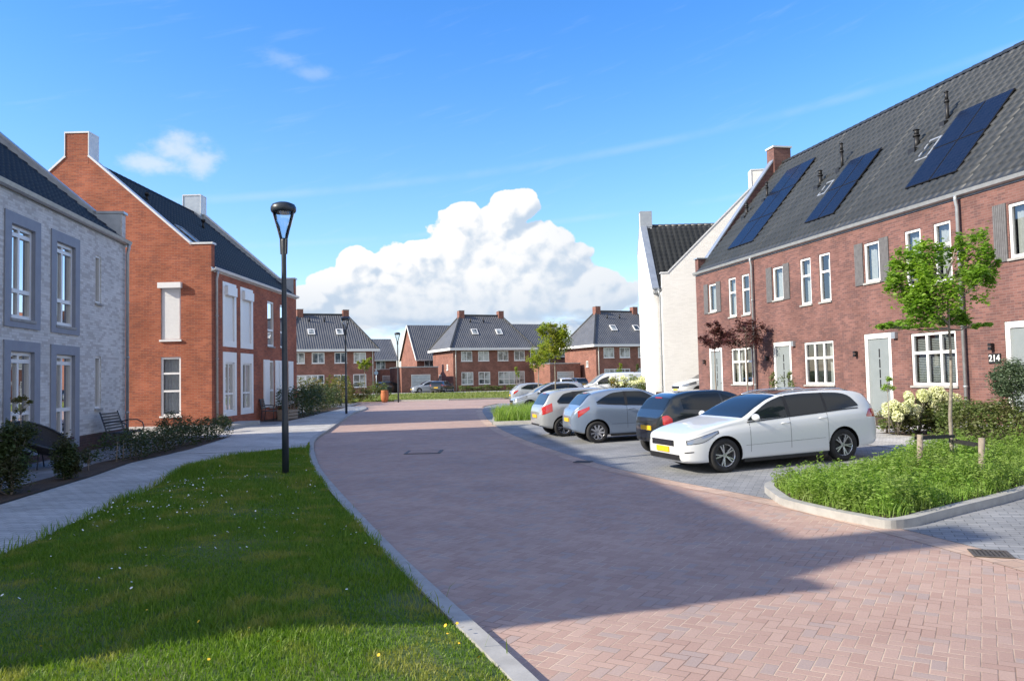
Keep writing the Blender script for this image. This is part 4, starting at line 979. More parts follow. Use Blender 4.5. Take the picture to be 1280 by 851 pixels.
# ================================================================ cars
def pchip(P, x):
    P = np.array(P, float); X, Y = P[:, 0], P[:, 1]; h = np.diff(X); d = np.diff(Y) / h; m = np.zeros(len(X)); m[0] = d[0]; m[-1] = d[-1]
    for k in range(1, len(X) - 1):
        if d[k - 1] * d[k] > 0: w1, w2 = 2 * h[k] + h[k - 1], h[k] + 2 * h[k - 1]; m[k] = (w1 + w2) / (w1 / d[k - 1] + w2 / d[k])
    x = np.clip(x, X[0], X[-1]); i = np.clip(np.searchsorted(X, x) - 1, 0, len(h) - 1); t = (x - X[i]) / h[i]
    return (2 * t ** 3 - 3 * t ** 2 + 1) * Y[i] + (t ** 3 - 2 * t ** 2 + t) * h[i] * m[i] + (-2 * t ** 3 + 3 * t ** 2) * Y[i + 1] + (t ** 3 - t ** 2) * h[i] * m[i + 1]
def paint(name, col, metal=.0, rough=.30):
    m, t, b = principled(name, col, rough, metal, .5, 1.0); return m
M['paint_white'] = paint('paint_white', (.66, .68, .69))
M['paint_dark'] = paint('paint_dark', (.020, .026, .028), .3, .28)
M['paint_blue'] = paint('paint_silver_blue', (.215, .275, .365), .35, .30)
M['paint_silver'] = paint('paint_silver', (.42, .44, .44), .35, .32)
M['paint_silver2'] = paint('paint_silver_far', (.40, .44, .48), .35, .32)
_g = M['car_glass'].node_tree.nodes['Principled BSDF']; _g.inputs['Specular IOR Level'].default_value = .45; _g.inputs['Coat Weight'].default_value = 0
M['tyre'] = noisy('tyre', (.016, .016, .017), (.028, .028, .028), 12, .8, .001)
M['rim'] = principled('rim_silver', (.55, .56, .58), .25, .8)[0]
M['rim_dark'] = principled('rim_dark', (.03, .03, .032), .4, .3)[0]
M['red_light'] = principled('red_lens', (.45, .02, .015), .12, 0, .8, .8)[0]
M['head_light'] = principled('clear_lens', (.30, .33, .36), .10, .6, .9, 1.0)[0]
M['plate'] = noisy('plate_yellow', (.80, .48, .02), (.76, .44, .02), 9, .4, 0)
M['chrome'] = principled('chrome', (.7, .71, .72), .12, 1.0)[0]
SPEC = {}
CARC = {}
SPEC['wagon'] = dict(L=4.58, W=.90, wh=(.86, 3.59), r=.325, roof_dark=True,
    top=[(0, .66), (.04, .72), (.25, .80), (.6, .88), (1.05, .965), (1.25, 1.0), (1.7, 1.22), (2.05, 1.37), (2.4, 1.44), (3.0, 1.465), (3.6, 1.45), (4.05, 1.40), (4.25, 1.34), (4.40, 1.14), (4.50, .96), (4.55, .90), (4.58, .80)],
    belt=[(0, .60), (.1, .64), (.4, .74), (1.0, .87), (1.6, .915), (3.0, .985), (4.0, 1.03), (4.35, 1.02), (4.5, .90), (4.58, .74)],
    bot=[(0, .30), (.08, .22), (.4, .19), (1.2, .20), (3.4, .21), (4.3, .26), (4.58, .36)],
    hw=[(0, .54), (.03, .64), (.08, .72), (.20, .80), (.42, .86), (.9, .89), (1.5, .90), (3.2, .90), (4.0, .885), (4.3, .85), (4.45, .79), (4.54, .71), (4.58, .64)],
    side=[[(1.40, 2.30), [(1.40, .95), (2.30, .985)], [(1.40, .97), (1.65, 1.12), (2.0, 1.29), (2.30, 1.375)]], [(2.38, 3.20), [(2.38, .985), (3.20, 1.02)], [(2.38, 1.385), (2.8, 1.40), (3.20, 1.395)]], [(3.26, 4.02), [(3.26, 1.02), (4.02, 1.09)], [(3.26, 1.395), (3.6, 1.375), (3.85, 1.31), (4.02, 1.12)]]],
    ws=(1.30, 2.20), rw=(4.27, 4.44), hl=[(.12, .72), [(.12, .575), (.35, .60), (.72, .765)], [(.12, .635), (.35, .70), (.72, .80)]], tl=[(4.18, 4.52), [(4.18, .86), (4.52, .84)], [(4.18, .90), (4.3, 1.02), (4.52, .99)]])
SPEC['city'] = dict(L=3.43, W=.81, wh=(.63, 2.97), r=.285,
    top=[(0, .58), (.05, .68), (.3, .83), (.65, .93), (.85, .98), (1.2, 1.22), (1.5, 1.38), (1.9, 1.45), (2.4, 1.455), (2.8, 1.41), (3.04, 1.33), (3.22, 1.13), (3.35, .95), (3.40, .88), (3.43, .78)],
    belt=[(0, .54), (.3, .72), (.8, .86), (1.6, .92), (2.6, 1.0), (3.1, 1.02), (3.35, .92), (3.43, .72)],
    bot=[(0, .30), (.1, .23), (.5, .20), (2.9, .21), (3.2, .26), (3.43, .34)],
    hw=[(0, .50), (.05, .64), (.2, .74), (.6, .80), (1.2, .81), (2.5, .81), (2.9, .79), (3.15, .745), (3.32, .68), (3.43, .57)],
    side=[[(1.02, 1.78), [(1.02, .93), (1.78, .965)], [(1.02, .95), (1.3, 1.14), (1.78, 1.35)]], [(1.84, 2.85), [(1.84, .97), (2.85, 1.06)], [(1.84, 1.36), (2.4, 1.37), (2.85, 1.28)]]],
    ws=(.88, 1.55), tumble=.50, rw=(3.06, 3.27), hl=[(.08, .6), [(.08, .60), (.6, .72)], [(.08, .70), (.6, .86)]], tl=[(3.14, 3.34), [(3.14, .77), (3.24, .70), (3.34, .74)], [(3.14, .86), (3.24, .94), (3.34, .92)]])
SPEC['hatch3'] = dict(L=4.0, W=.855, wh=(.82, 3.33), r=.305,
    top=[(0, .58), (.05, .68), (.3, .81), (.8, .93), (1.05, .99), (1.5, 1.25), (1.85, 1.40), (2.2, 1.47), (2.7, 1.475), (3.2, 1.42), (3.45, 1.36), (3.65, 1.18), (3.80, 1.02), (3.92, .93), (4.0, .76)],
    belt=[(0, .54), (.3, .71), (1.0, .88), (1.8, .95), (2.8, 1.02), (3.4, 1.07), (3.75, 1.0), (3.92, .86), (4.0, .70)],
    bot=[(0, .30), (.1, .22), (.5, .20), (3.3, .21), (3.7, .27), (4.0, .36)],
    hw=[(0, .48), (.05, .62), (.2, .74), (.6, .83), (1.2, .85), (2.8, .855), (3.3, .85), (3.6, .80), (3.82, .72), (3.95, .62), (4.0, .54)],
    side=[[(1.28, 2.42), [(1.28, .95), (2.42, 1.0)], [(1.28, .97), (1.6, 1.17), (2.0, 1.37), (2.42, 1.39)]], [(2.50, 3.32), [(2.50, 1.0), (3.32, 1.11)], [(2.50, 1.385), (2.8, 1.36), (3.1, 1.25), (3.32, 1.13)]]],
    ws=(1.10, 1.95), rw=(3.42, 3.76), hl=[(.08, .7), [(.08, .60), (.7, .76)], [(.08, .70), (.7, .86)]], tl=[(3.52, 3.84), [(3.52, .94), (3.84, .72)], [(3.52, 1.02), (3.84, .90)]])
SPEC['hatch5'] = dict(L=4.1, W=.86, wh=(.84, 3.38), r=.305,
    top=[(0, .58), (.05, .68), (.3, .81), (.85, .93), (1.05, .98), (1.5, 1.22), (1.9, 1.40), (2.3, 1.47), (3.0, 1.475), (3.5, 1.43), (3.75, 1.34), (3.88, 1.14), (3.98, .99), (4.05, .93), (4.1, .78)],
    belt=[(0, .54), (.3, .71), (1.0, .88), (1.8, .94), (3.0, .99), (3.7, 1.02), (3.95, .95), (4.1, .72)],
    bot=[(0, .30), (.1, .22), (.5, .20), (3.4, .21), (3.8, .27), (4.1, .34)],
    hw=[(0, .48), (.05, .62), (.2, .74), (.6, .83), (1.2, .855), (2.8, .86), (3.4, .85), (3.8, .80), (4.0, .72), (4.1, .60)],
    side=[[(1.28, 2.10), [(1.28, .94), (2.10, .97)], [(1.28, .96), (1.6, 1.16), (2.10, 1.375)]], [(2.18, 2.95), [(2.18, .97), (2.95, 1.0)], [(2.18, 1.385), (2.6, 1.39), (2.95, 1.38)]], [(3.02, 3.55), [(3.02, 1.0), (3.55, 1.06)], [(3.02, 1.375), (3.3, 1.32), (3.55, 1.12)]]],
    ws=(1.08, 2.05), rw=(3.74, 3.97), hl=[(.08, .7), [(.08, .60), (.7, .76)], [(.08, .70), (.7, .86)]], tl=[(3.72, 4.03), [(3.72, .80), (4.03, .70)], [(3.72, 1.06), (4.03, .94)]])
SPEC['van'] = dict(L=4.4, W=.90, wh=(.85, 3.55), r=.32,
    top=[(0, .66), (.05, .78), (.3, .93), (.7, 1.06), (.9, 1.12), (1.3, 1.45), (1.65, 1.70), (2.0, 1.80), (3.0, 1.83), (4.1, 1.81), (4.3, 1.76), (4.37, 1.5), (4.4, .9)],
    belt=[(0, .58), (.3, .80), (.9, .98), (1.6, 1.05), (4.0, 1.08), (4.3, 1.05), (4.4, .80)],
    bot=[(0, .32), (.1, .24), (.5, .22), (3.9, .24), (4.4, .36)],
    hw=[(0, .52), (.05, .66), (.2, .78), (.6, .88), (1.2, .90), (4.0, .90), (4.25, .88), (4.36, .84), (4.4, .80)],
    side=[[(1.12, 2.0), [(1.12, 1.08), (2.0, 1.12)], [(1.12, 1.10), (1.5, 1.42), (2.0, 1.60)]]], tumble=.12,
    ws=(.93, 1.75), rw=(4.31, 4.37), hl=[(.08, .7), [(.08, .68), (.7, .84)], [(.08, .80), (.7, .98)]], tl=[(4.20, 4.36), [(4.20, .8), (4.36, .8)], [(4.20, 1.3), (4.36, 1.3)]])
def build_car(name, label, cat, kind, pm, loc, head, tilt=0.0, rimstyle=5, mirror_m=None, rails=False, group='parked cars'):
    S = SPEC[kind]; L, W = S['L'], S['W']; tum = S.get('tumble', .40)
    T = thing(name, label, cat, loc, 0, group); T.rotation_euler = (0, tilt, head)
    def ring(s):
        zt, bl, zb, w = float(pchip(S['top'], s)), float(pchip(S['belt'], s)), float(pchip(S['bot'], s)), float(pchip(S['hw'], s))
        bl = min(bl, zt - .03); h = zt - bl; yr = max(w * .955 - h * tum, w * .5)
        C = [(0, zb), (w * .80, zb), (w * .955, zb + .03), (w * .985, zb + (bl - zb) * .22), (w, zb + (bl - zb) * .55), (w * .992, zb + (bl - zb) * .86), (w * .955, bl), ((w * .955 + yr) / 2 + .012, bl + h * .46), (yr, bl + h * .86), (yr * .86, bl + h * .965), (yr * .45, zt - h * .006), (0, zt)]
        return np.array(C)
    _fc = CARC.setdefault(kind, {})
    def fine(s, n=3):
        s = round(s * 200) / 200 if 0.05 < s < L - .05 else round(s, 4)
        if s not in _fc: _fc[s] = fine_(s)
        return _fc[s]
    def fine_(s, n=3):
        C = ring(s); P = np.vstack([C[0] * (-1, 1) if False else 2 * C[0] - C[1], C, C[-1] * 1.0 + (C[-1] - C[-2]) * (1, -1)]); out = []
        for k in range(len(C) - 1):
            p0, p1, p2, p3 = P[k], P[k + 1], P[k + 2], P[k + 3]
            for q in range(n):
                t = q / n
                v = .5 * (2 * p1 + (p2 - p0) * t + (2 * p0 - 5 * p1 + 4 * p2 - p3) * t * t + (3 * p1 - p0 - 3 * p2 + p3) * t ** 3) if k >= 2 else p1 + (p2 - p1) * t
                out.append(v)
        out.append(C[-1]); return np.array(out)
    def S3(s, t):
        R = fine(s); t = min(max(t * 3, 0), len(R) - 1); i = min(int(t), len(R) - 2); v = R[i] + (R[i + 1] - R[i]) * (t - i)
        return np.array([L / 2 - s, v[0], v[1]])
    def t_at_z(s, z):
        R = fine(s); zs = R[9:28, 1]; zs = np.maximum.accumulate(zs); i = float(np.interp(z, zs, np.arange(9, 9 + len(zs)))); return i / 3
    def nrm(s, t):
        a = S3(min(s + .03, L), t) - S3(max(s - .03, 0), t); b = S3(s, t + .12) - S3(s, t - .12); n = np.cross(b, a); l = np.linalg.norm(n)
        n = n / l if l > 1e-9 else np.array([0, 0, 1.])
        c = S3(s, t) - np.array([L / 2 - s, 0, .6])
        return n if np.dot(n, c) >= 0 else -n
    ss = sorted(set([round(float(x), 3) for x in np.linspace(0, L, 64)] + [.01, .025, .045, .07, .11, .16, L - .01, L - .025, L - .045, L - .08, L - .12] + [p[0] for p in S['top']]))
    b = MB(); rings = []
    for s in ss:
        R = fine(s); n = len(R)
        left = [b.av((L / 2 - s, -y, z)) for y, z in R]
        right = [left[0]] + [b.av((L / 2 - s, y, z)) for y, z in R[1:-1]] + [left[-1]]
        rings.append(left + right[-2:0:-1])
    N = len(rings[0])
    for k in range(len(rings) - 1):
        for j in range(N): b.idx((rings[k][j], rings[k][(j + 1) % N], rings[k + 1][(j + 1) % N], rings[k + 1][j]), 0, True)
    b.idx(rings[0][::-1], 0); b.idx(rings[-1], 0)
    body = b.build('body', [pm, M['black']], T, recalc=True)
    r = S['r']
    cut = MB()
    for s in S['wh']:
        for sd in (-1, 1):
            y0, y1 = sd * (W - .28), sd * (W + .2); n = 32
            a = [cut.av((L / 2 - s + (r + .045) * math.cos(2 * math.pi * k / n), y0, r + .01 + (r + .045) * math.sin(2 * math.pi * k / n))) for k in range(n)]
            c = [cut.av((L / 2 - s + (r + .045) * math.cos(2 * math.pi * k / n), y1, r + .01 + (r + .045) * math.sin(2 * math.pi * k / n))) for k in range(n)]
            for k in range(n): cut.idx((a[k], a[(k + 1) % n], c[(k + 1) % n], c[k]), 1)
            cut.idx(a[::-1], 1); cut.idx(c, 1)
    co_ = cut.build('cutter', [pm, M['black']], T, recalc=True)
    md = body.modifiers.new('arch', 'BOOLEAN'); md.operation = 'DIFFERENCE'; md.object = co_; md.solver = 'EXACT'
    dg = bpy.context.evaluated_depsgraph_get(); me = bpy.data.meshes.new_from_object(body.evaluated_get(dg)); body.modifiers.clear(); body.data = me
    bpy.data.objects.remove(co_)
    me.polygons.foreach_set('use_smooth', [True] * len(me.polygons)); me.update()
    try: me.set_sharp_from_angle(angle=R_(38))
    except Exception: pass
    def patch(name, mat, rng_, lo, hi, off=.004, ns=14, nt=6, both=True, parent=T):
        for sd in ((-1, 1) if both else (1,)):
            p = MB(); G = []
            for s in np.linspace(rng_[0], rng_[1], ns):
                a, c = t_at_z(s, float(pchip(lo, s))), t_at_z(s, float(pchip(hi, s)))
                row = []
                for t in np.linspace(a, c, nt):
                    q = S3(s, t) + nrm(s, t) * off; row.append(p.av((q[0], -q[1] * sd if False else q[1] * sd, q[2])))
                G.append(row)
            for i in range(ns - 1):
                for j in range(nt - 1): p.idx((G[i][j], G[i + 1][j], G[i + 1][j + 1], G[i][j + 1]), 0, True)
            p.build(name, mat, parent)
    def across(name, mat, s0, s1, t0=8.3, off=.004, ns=10, nt=9, t1=None, parent=T):
        p = MB(); G = []
        for s in np.linspace(s0, s1, ns):
            row = []; te = t0 + ((t1 - t0) * (s - s0) / (s1 - s0) if t1 is not None else 0)
            T_ = list(np.linspace(te, 11, nt)); 
            for t in T_: q = S3(s, t) + nrm(s, min(t, 10.8)) * off; row.append(p.av((q[0], q[1], q[2])))
            for t in T_[-2::-1]: q = S3(s, t) + nrm(s, min(t, 10.8)) * off; row.append(p.av((q[0], -q[1], q[2])))
            G.append(row)
        for i in range(ns - 1):
            for j in range(len(G[0]) - 1): p.idx((G[i][j], G[i + 1][j], G[i + 1][j + 1], G[i][j + 1]), 0, True)
        return p.build(name, mat, parent)
    for rg, lo, hi in S['side']: patch('side_window', M['car_glass'], rg, lo, hi)
    across('windscreen', M['car_glass'], S['ws'][0], S['ws'][1], 8.35, t1=8.7)
    across('rear_window', M['car_glass'], S['rw'][0], S['rw'][1], 8.35)
    if S.get('roof_dark'): across('panoramic_roof', M['car_glass'], S['ws'][1] + .06, 3.3, 9.0, off=.003)
    patch('headlight_bezel', M['black'], (S['hl'][0][0] - .015, S['hl'][0][1] + .02), [(a_, b_ - .012) for a_, b_ in S['hl'][1]], [(a_, b_ + .010) for a_, b_ in S['hl'][2]], ns=10, off=.003); patch('headlight', M['head_light'], *S['hl'], ns=10, off=.006); patch('tail_light', M['red_light'], *S['tl'], ns=8)
    # shut lines, handles, mirrors
    doors = [S['side'][0][0][0] + .02, S['side'][0][0][1] + .04] + ([S['side'][1][0][1] + .02] if len(S['side']) == 3 else [])
    for s in doors:
        zb = float(pchip(S['bot'], s)) + .08; zt = float(pchip(S['belt'], s)) + .0
        patch('shut_line', M['black'], (s - .004, s + .004), [(s - 1, zb), (s + 1, zb)], [(s - 1, zt), (s + 1, zt)], off=.0015, ns=2, nt=8)
    for s in doors[1:]:
        z = float(pchip(S['belt'], s)) - .09
        for sd in (-1, 1):
            q = S3(s - .12, t_at_z(s - .12, z)); h = MB(); h.tube([(q[0] + .09, sd * (q[1] + .004), z - .005), (q[0] + .06, sd * (q[1] + .035), z), (q[0] - .06, sd * (q[1] + .035), z), (q[0] - .09, sd * (q[1] + .004), z)], .012, 6); h.build('door_handle', pm, T)
    s = S['side'][0][0][0] + .14; z = float(pchip(S['belt'], s)) + .07
    for sd in (-1, 1):
        q = S3(s, t_at_z(s, z)); h = MB()
        h.tube([(q[0], sd * (q[1] + .0), z - .02), (q[0] + .02, sd * (q[1] + .09), z)], .022, 6)
        cx, cy = q[0] + .04, sd * (q[1] + .15)
        prof = []
        for k in range(7):
            a = -math.pi / 2 + math.pi * k / 6; prof.append((cx + .065 * math.sin(a) * 1.0, .001 + math.cos(a)))
        rg = []
        for k in range(9):
            a = math.pi * k / 8; x_ = -math.cos(a); rr = math.sin(a)
            rg.append([h.av((cx + .07 * rr * math.cos(q2) * (1 if math.cos(q2) > 0 else .45), cy + .115 * x_, z + .035 + .072 * rr * math.sin(q2))) for q2 in np.linspace(0, 2 * math.pi, 11)[:-1]])
        for k in range(8):
            for j in range(10): h.idx((rg[k][j], rg[k][(j + 1) % 10], rg[k + 1][(j + 1) % 10], rg[k + 1][j]), 0, True)
        h.build('wing_mirror', mirror_m or pm, T)
    if kind == 'wagon' or kind.startswith('hatch'):
        a_, b_ = S['wh'][0] + r + .12, S['wh'][1] - r - .12
        patch('body_crease', M['black'], (a_, b_), [(a_, .487), (b_, .507)], [(a_, .492), (b_, .512)], off=.0012, ns=8, nt=2)
        bl = S['belt']; patch('belt_trim', M['black'], (S['side'][0][0][0] - .02, S['side'][-1][0][1] - .02), [(p_[0], p_[1] + .008) for p_ in bl], [(p_[0], p_[1] + .030) for p_ in bl], off=.005, ns=16, nt=2)
        for k_ in range(len(S['side']) - 1):
            a_, b_ = S['side'][k_][0][1] - .01, S['side'][k_ + 1][0][0] + .01; lo_, hi_ = S['side'][k_][1][-1][1], S['side'][k_][2][-1][1]
            patch('pillar_trim', M['black'], (a_, b_), [(a_, lo_), (b_, lo_)], [(a_, hi_), (b_, hi_)], off=.0035, ns=3, nt=6)
    for k_, z_ in ((.10, .50), (L - .10, .58)):
        pass
    # sill trim
    for sd in (-1, 1):
        h = MB(); zb = .2; h.box(L / 2 - S['wh'][1] + r + .08, L / 2 - S['wh'][0] - r - .08, min(sd * (W - .10), sd * (W - .02)), max(sd * (W - .10), sd * (W - .02)), .17, .235); h.build('sill_trim', M['black'], T)
    # front and rear faces
    F = L / 2
    def fbox(nm, mat, x, hw_, z0, z1, th=.02, bend=.0, parent=T):
        h = MB(); n = 14; sg = 1 if x > 0 else -1; P = []
        for k in range(n + 1):
            y = -hw_ + 2 * hw_ * k / n; ex = (L - 0) if sg < 0 else 0
            H_ = S['hw'] if sg > 0 else [(L - a_, w_) for a_, w_ in S['hw'][::-1]]
            back = float(np.interp(abs(y), [w_ for a_, w_ in H_ if a_ < .5], [a_ for a_, w_ in H_ if a_ < .5])) if abs(x) > L / 2 - .001 else 0
            xx = x - sg * back
            P.append([h.av((xx + sg * th, y, z0)), h.av((xx + sg * th, y, z1)), h.av((xx - sg * .06, y, z1)), h.av((xx - sg * .06, y, z0))])
        for k in range(n):
            for j in range(4): h.idx((P[k][j], P[k + 1][j], P[k + 1][(j + 1) % 4], P[k][(j + 1) % 4]))
        h.idx(P[0]); h.idx(P[-1][::-1]); return h.build(nm, mat, parent)
    g1 = fbox('grille', M['black'], F, .44, .535, .635, .012); fbox('grille_trim', M['chrome'], F, .45, .636, .650, .016, parent=g1)
    if kind == 'wagon':
        for k in range(4): fbox('grille_bar', M['chrome'], F, .36, .548 + .02 * k, .552 + .02 * k, .013, .03, parent=g1)
        h = MB(); h.beam((F - .05, 0, .675), (F - .10, 0, .735), .075, .008, up=(1, 0, .5)); h.tube([(F - .03, -.0, .665), (F - .075, .025, .70), (F - .10, -.02, .73)], .012, 6); h.build('emblem', M['chrome'], T)
    fbox('lower_intake', M['black'], F, .60, .27, .375, .010); fbox('number_plate', M['plate'], F, .25, .41, .515, .024, .0)
    for sd in (-1, 1):
        patch('fog_trim', M['black'], (.07, .22), [(.0, .40), (.3, .43)], [(.0, .425), (.3, .445)], ns=6, nt=3) if sd > 0 else None
    fbox('number_plate', M['plate'], -F, .26, .60 if kind != 'van' else .8, .70 if kind != 'van' else .9, .022, .0); fbox('rear_bumper_trim', M['black'], -F, .50, .36, .41, .01, .04)
    if kind != 'wagon': fbox('high_brake_light', M['red_light'], -(S['rw'][0] - L / 2) - .0 if False else (L / 2 - S['rw'][0] - .02), .16, float(pchip(S['top'], S['rw'][0])) - .02, float(pchip(S['top'], S['rw'][0])) + .01, .0)
    if kind in ('city', 'hatch3', 'hatch5'):
        h = MB(); h.beam((-F + .10, 0, .93), (-F + .11, 0, .93), .08, .08); h.build('emblem', M['chrome'], T)
    if rails:
        for sd in (-1, 1):
            h = MB(); P = []
            for s in np.linspace(2.25, 3.95, 9): q = S3(s, 8.75); P.append((q[0], sd * q[1], q[2] + (.035 if 2.3 < s < 3.9 else .0)))
            h.tube(P, .014, 6); h.build('roof_rail', M['chrome'], T)
    # wheels: tyre + rim
    tm = MB(); w2 = .105
    prof = [(r * .66, -w2 * .8), (r * .80, -w2), (r * .95, -w2 * .92), (r, -w2 * .6), (r, w2 * .6), (r * .95, w2 * .92), (r * .80, w2), (r * .66, w2 * .8)]; n = 36
    rg = [[tm.av((a * math.cos(2 * math.pi * j / n), y, a * math.sin(2 * math.pi * j / n))) for j in range(n)] for a, y in prof]
    for k in range(len(rg) - 1):
        for j in range(n): tm.idx((rg[k][j], rg[k][(j + 1) % n], rg[k + 1][(j + 1) % n], rg[k + 1][j]), 0, True)
    rm = MB(); ro = r * .68
    for (a0, a1, y0, y1, m) in ((ro, ro * .93, -w2 * .82, -w2 * .70, 0), (ro * .93, ro * .88, -w2 * .70, -w2 * .2, 0), (ro * .90, .0, -w2 * .22, -w2 * .22, 1)):
        A = [rm.av((a0 * math.cos(2 * math.pi * j / n), y0, a0 * math.sin(2 * math.pi * j / n))) for j in range(n)]; B = [rm.av((max(a1, .001) * math.cos(2 * math.pi * j / n), y1, max(a1, .001) * math.sin(2 * math.pi * j / n))) for j in range(n)]
        for j in range(n): rm.idx((A[j], A[(j + 1) % n], B[(j + 1) % n], B[j]), m, False)
    ns = rimstyle
    for k in range(ns):
        for dv in ((-.16, .16) if ns == 5 else (0,)):
            a = 2 * math.pi * k / ns + .3; c0 = (.04 * math.cos(a), -w2 * .50, .04 * math.sin(a)); c1 = (ro * .93 * math.cos(a + dv), -w2 * .72, ro * .93 * math.sin(a + dv))
            rm.beam(c0, c1, .026 if ns == 5 else .05, .03, 0, up=(0, 1, 0))
    rm.tube([(0, -w2 * .3, 0), (0, -w2 * .66, 0)], .045, 12, 0)
    first = None
    for s in S['wh']:
        for sd in (-1, 1):
            if first is None:
                wo = tm.build('wheel', M['tyre'], T); rm.build('rim', [M['rim'], M['rim_dark']], wo); first = wo
            else: wo = copy_tree(first, T)
            wo.location = (L / 2 - s, sd * (W - .125), r); wo.rotation_euler = (0, rnd.uniform(0, 6), 0) if sd == -1 else (0, rnd.uniform(0, 6), math.pi)
    return T
HD = math.atan2(.376, .927)         # the parking bays' direction
def gp(px, py, z): v = at(px, py, z); return v
dirv = Vector((math.cos(HD), math.sin(HD), 0)); side = Vector((dirv.y, -dirv.x, 0))        # side points to the camera
CS = .885
def place(kind, contact, s, nose_in, ang, CS=.885):
    """contact: ground point of the camera-side wheel at station s"""
    S = SPEC[kind]; dv = Vector((math.cos(ang), math.sin(ang), 0)); sd = Vector((dv.y, -dv.x, 0)); d = dv if nose_in else -dv
    c = Vector((contact.x, contact.y, 0)) - sd * (S['W'] - .02) * CS - d * (S['L'] / 2 - s) * CS; return c
SL_ = math.atan(.028)
def car_at(name, label, kind, pm, contact, s, nose_in, ang=12, CS=.885, **k):
    ang = R_(ang); c = place(kind, contact, s, nose_in, ang, CS); z = gz(c.x, c.y) + .004
    dv = Vector((math.cos(ang), math.sin(ang), 0)); d = dv if nose_in else -dv; a = gz(c.x + d.x * 1.3, c.y + d.y * 1.3); b = gz(c.x - d.x * 1.3, c.y - d.y * 1.3)
    T = build_car(name, label, 'car' if kind != 'van' else 'van', kind, pm, (c.x, c.y, z), (ang if nose_in else ang + math.pi), tilt=-math.atan2(a - b, 2.6), **k); T.scale = (CS, CS, CS); return T
car_at('estate_car', 'white estate car with dark glass roof parked nose out, nearest the camera', 'wagon', M['paint_white'], gp(908.8, 589.3, .06), .86, False, 17, CS=.868, rails=True)
car_at('hatchback_car', 'small black hatchback parked behind the white estate car', 'city', M['paint_dark'], gp(853, 568.5, .10), 2.97, True, 16, mirror_m=M['black'])
car_at('hatchback_car', 'silver-blue three-door hatchback parked left of the black hatchback', 'hatch3', M['paint_blue'], gp(748, 553, .06), 3.33, True, 9, rimstyle=9)
car_at('hatchback_car', 'silver five-door hatchback with yellow rear plate, left of the silver-blue one', 'hatch5', M['paint_silver'], gp(706, 545, .05), 3.38, True, 12)
car_at('hatchback_car', 'silver hatchback parked nose out behind the small grassy planter', 'hatch5', M['paint_silver2'], gp(663, 515.5, .05), .84, False, 10)
car_at('hatchback_car', 'pale blue-silver hatchback with red tail light, farthest in the parking row', 'hatch3', M['paint_silver2'], gp(652, 505.0, .05), 3.33, True, 8)
v = atY(733, 480, 49.0); build_car('delivery_van', 'small white van parked behind the silver cars', 'van', 'van', M['paint_white'], (v.x + 1.6, 50.2, .05), HD + math.pi - .3)
v = atY(858, 480, 37.6); build_car('small_car', 'white small car parked between the brick terrace and the white gable', 'car', 'hatch5', M['paint_white'], (v.x + 1.55, 38.2, .46), R_(190))
v = atY(533, 484, 97); build_car('parked_car', 'silver car parked by the garage beside the middle house', 'car', 'hatch5', M['paint_silver2'], (v.x, 98.0, .02), R_(200))
v = atY(549, 484, 96); build_car('parked_car', 'dark estate car parked in front of the garage beside the middle house', 'car', 'wagon', M['paint_dark'], (v.x + .4, 96.0, .02), R_(75))
v = atY(706, 484, 90); build_car('parked_car', 'white car parked in front of the garage beside the right house', 'car', 'hatch5', M['paint_white'], (v.x, 92.0, .02), R_(100))
v = atY(722, 484, 94); build_car('parked_car', 'dark car parked to the right of the white one by the far garage', 'car', 'hatch3', M['paint_dark'], (v.x, 95.5, .02), R_(110))
v = atY(487, 484, 104); build_car('parked_car', 'dark car parked by the garage behind the terracotta planter', 'car', 'hatch5', M['paint_dark'], (v.x, 105.5, .02), R_(30))
# ================================================================ planting
def leaves(name, C, size, mat, parent=None, flat=.5, asp=.6, **k):
    """C (n,3) leaf centres -> one mesh of folded leaf blades"""
    C = np.asarray(C, float); n = len(C); a = rng.uniform(0, 2 * np.pi, n); sz = size * rng.uniform(.6, 1.3, n)
    d = np.stack([np.cos(a), np.sin(a), rng.uniform(-.6, .4, n)], 1); d /= np.linalg.norm(d, axis=1)[:, None]
    up = np.stack([rng.normal(size=n) * flat, rng.normal(size=n) * flat, np.ones(n)], 1)
    s = np.cross(d, up); s /= np.linalg.norm(s, axis=1)[:, None]; nn = np.cross(s, d)
    L = sz[:, None]; w = asp * L / 2; fold = nn * L * .12
    v = [C - d * L * .5, C - d * L * .1 + s * w + fold, C + d * L * .25 + s * w * .75 + fold, C + d * L * .55, C + d * L * .25 - s * w * .75 + fold, C - d * L * .1 - s * w + fold]
    V = np.stack(v, 1).reshape(-1, 3); i = np.arange(n)[:, None] * 6
    F = np.concatenate([i + [0, 1, 2, 3], i + [0, 3, 4, 5]], 1).reshape(-1, 4)
    return np_mesh(name, V, F, mat, parent, **k)
def blob_pts(n, c, r, shell=.45, seed=None, lump=.25):
    """points through an uneven ellipsoid, denser near the outside, gathered in clumps"""
    c = np.array(c, float); r = np.array(r, float); K = max(6, n // 45)
    u = rng.normal(size=(K, 3)); u /= np.linalg.norm(u, axis=1)[:, None]; cc = u * (shell + (1 - shell) * rng.random((K, 1)) ** .5) * (1 - lump * rng.random((K, 1)))
    idx = rng.integers(0, K, n); p = cc[idx] + rng.normal(size=(n, 3)) * .15
    return c + p * r
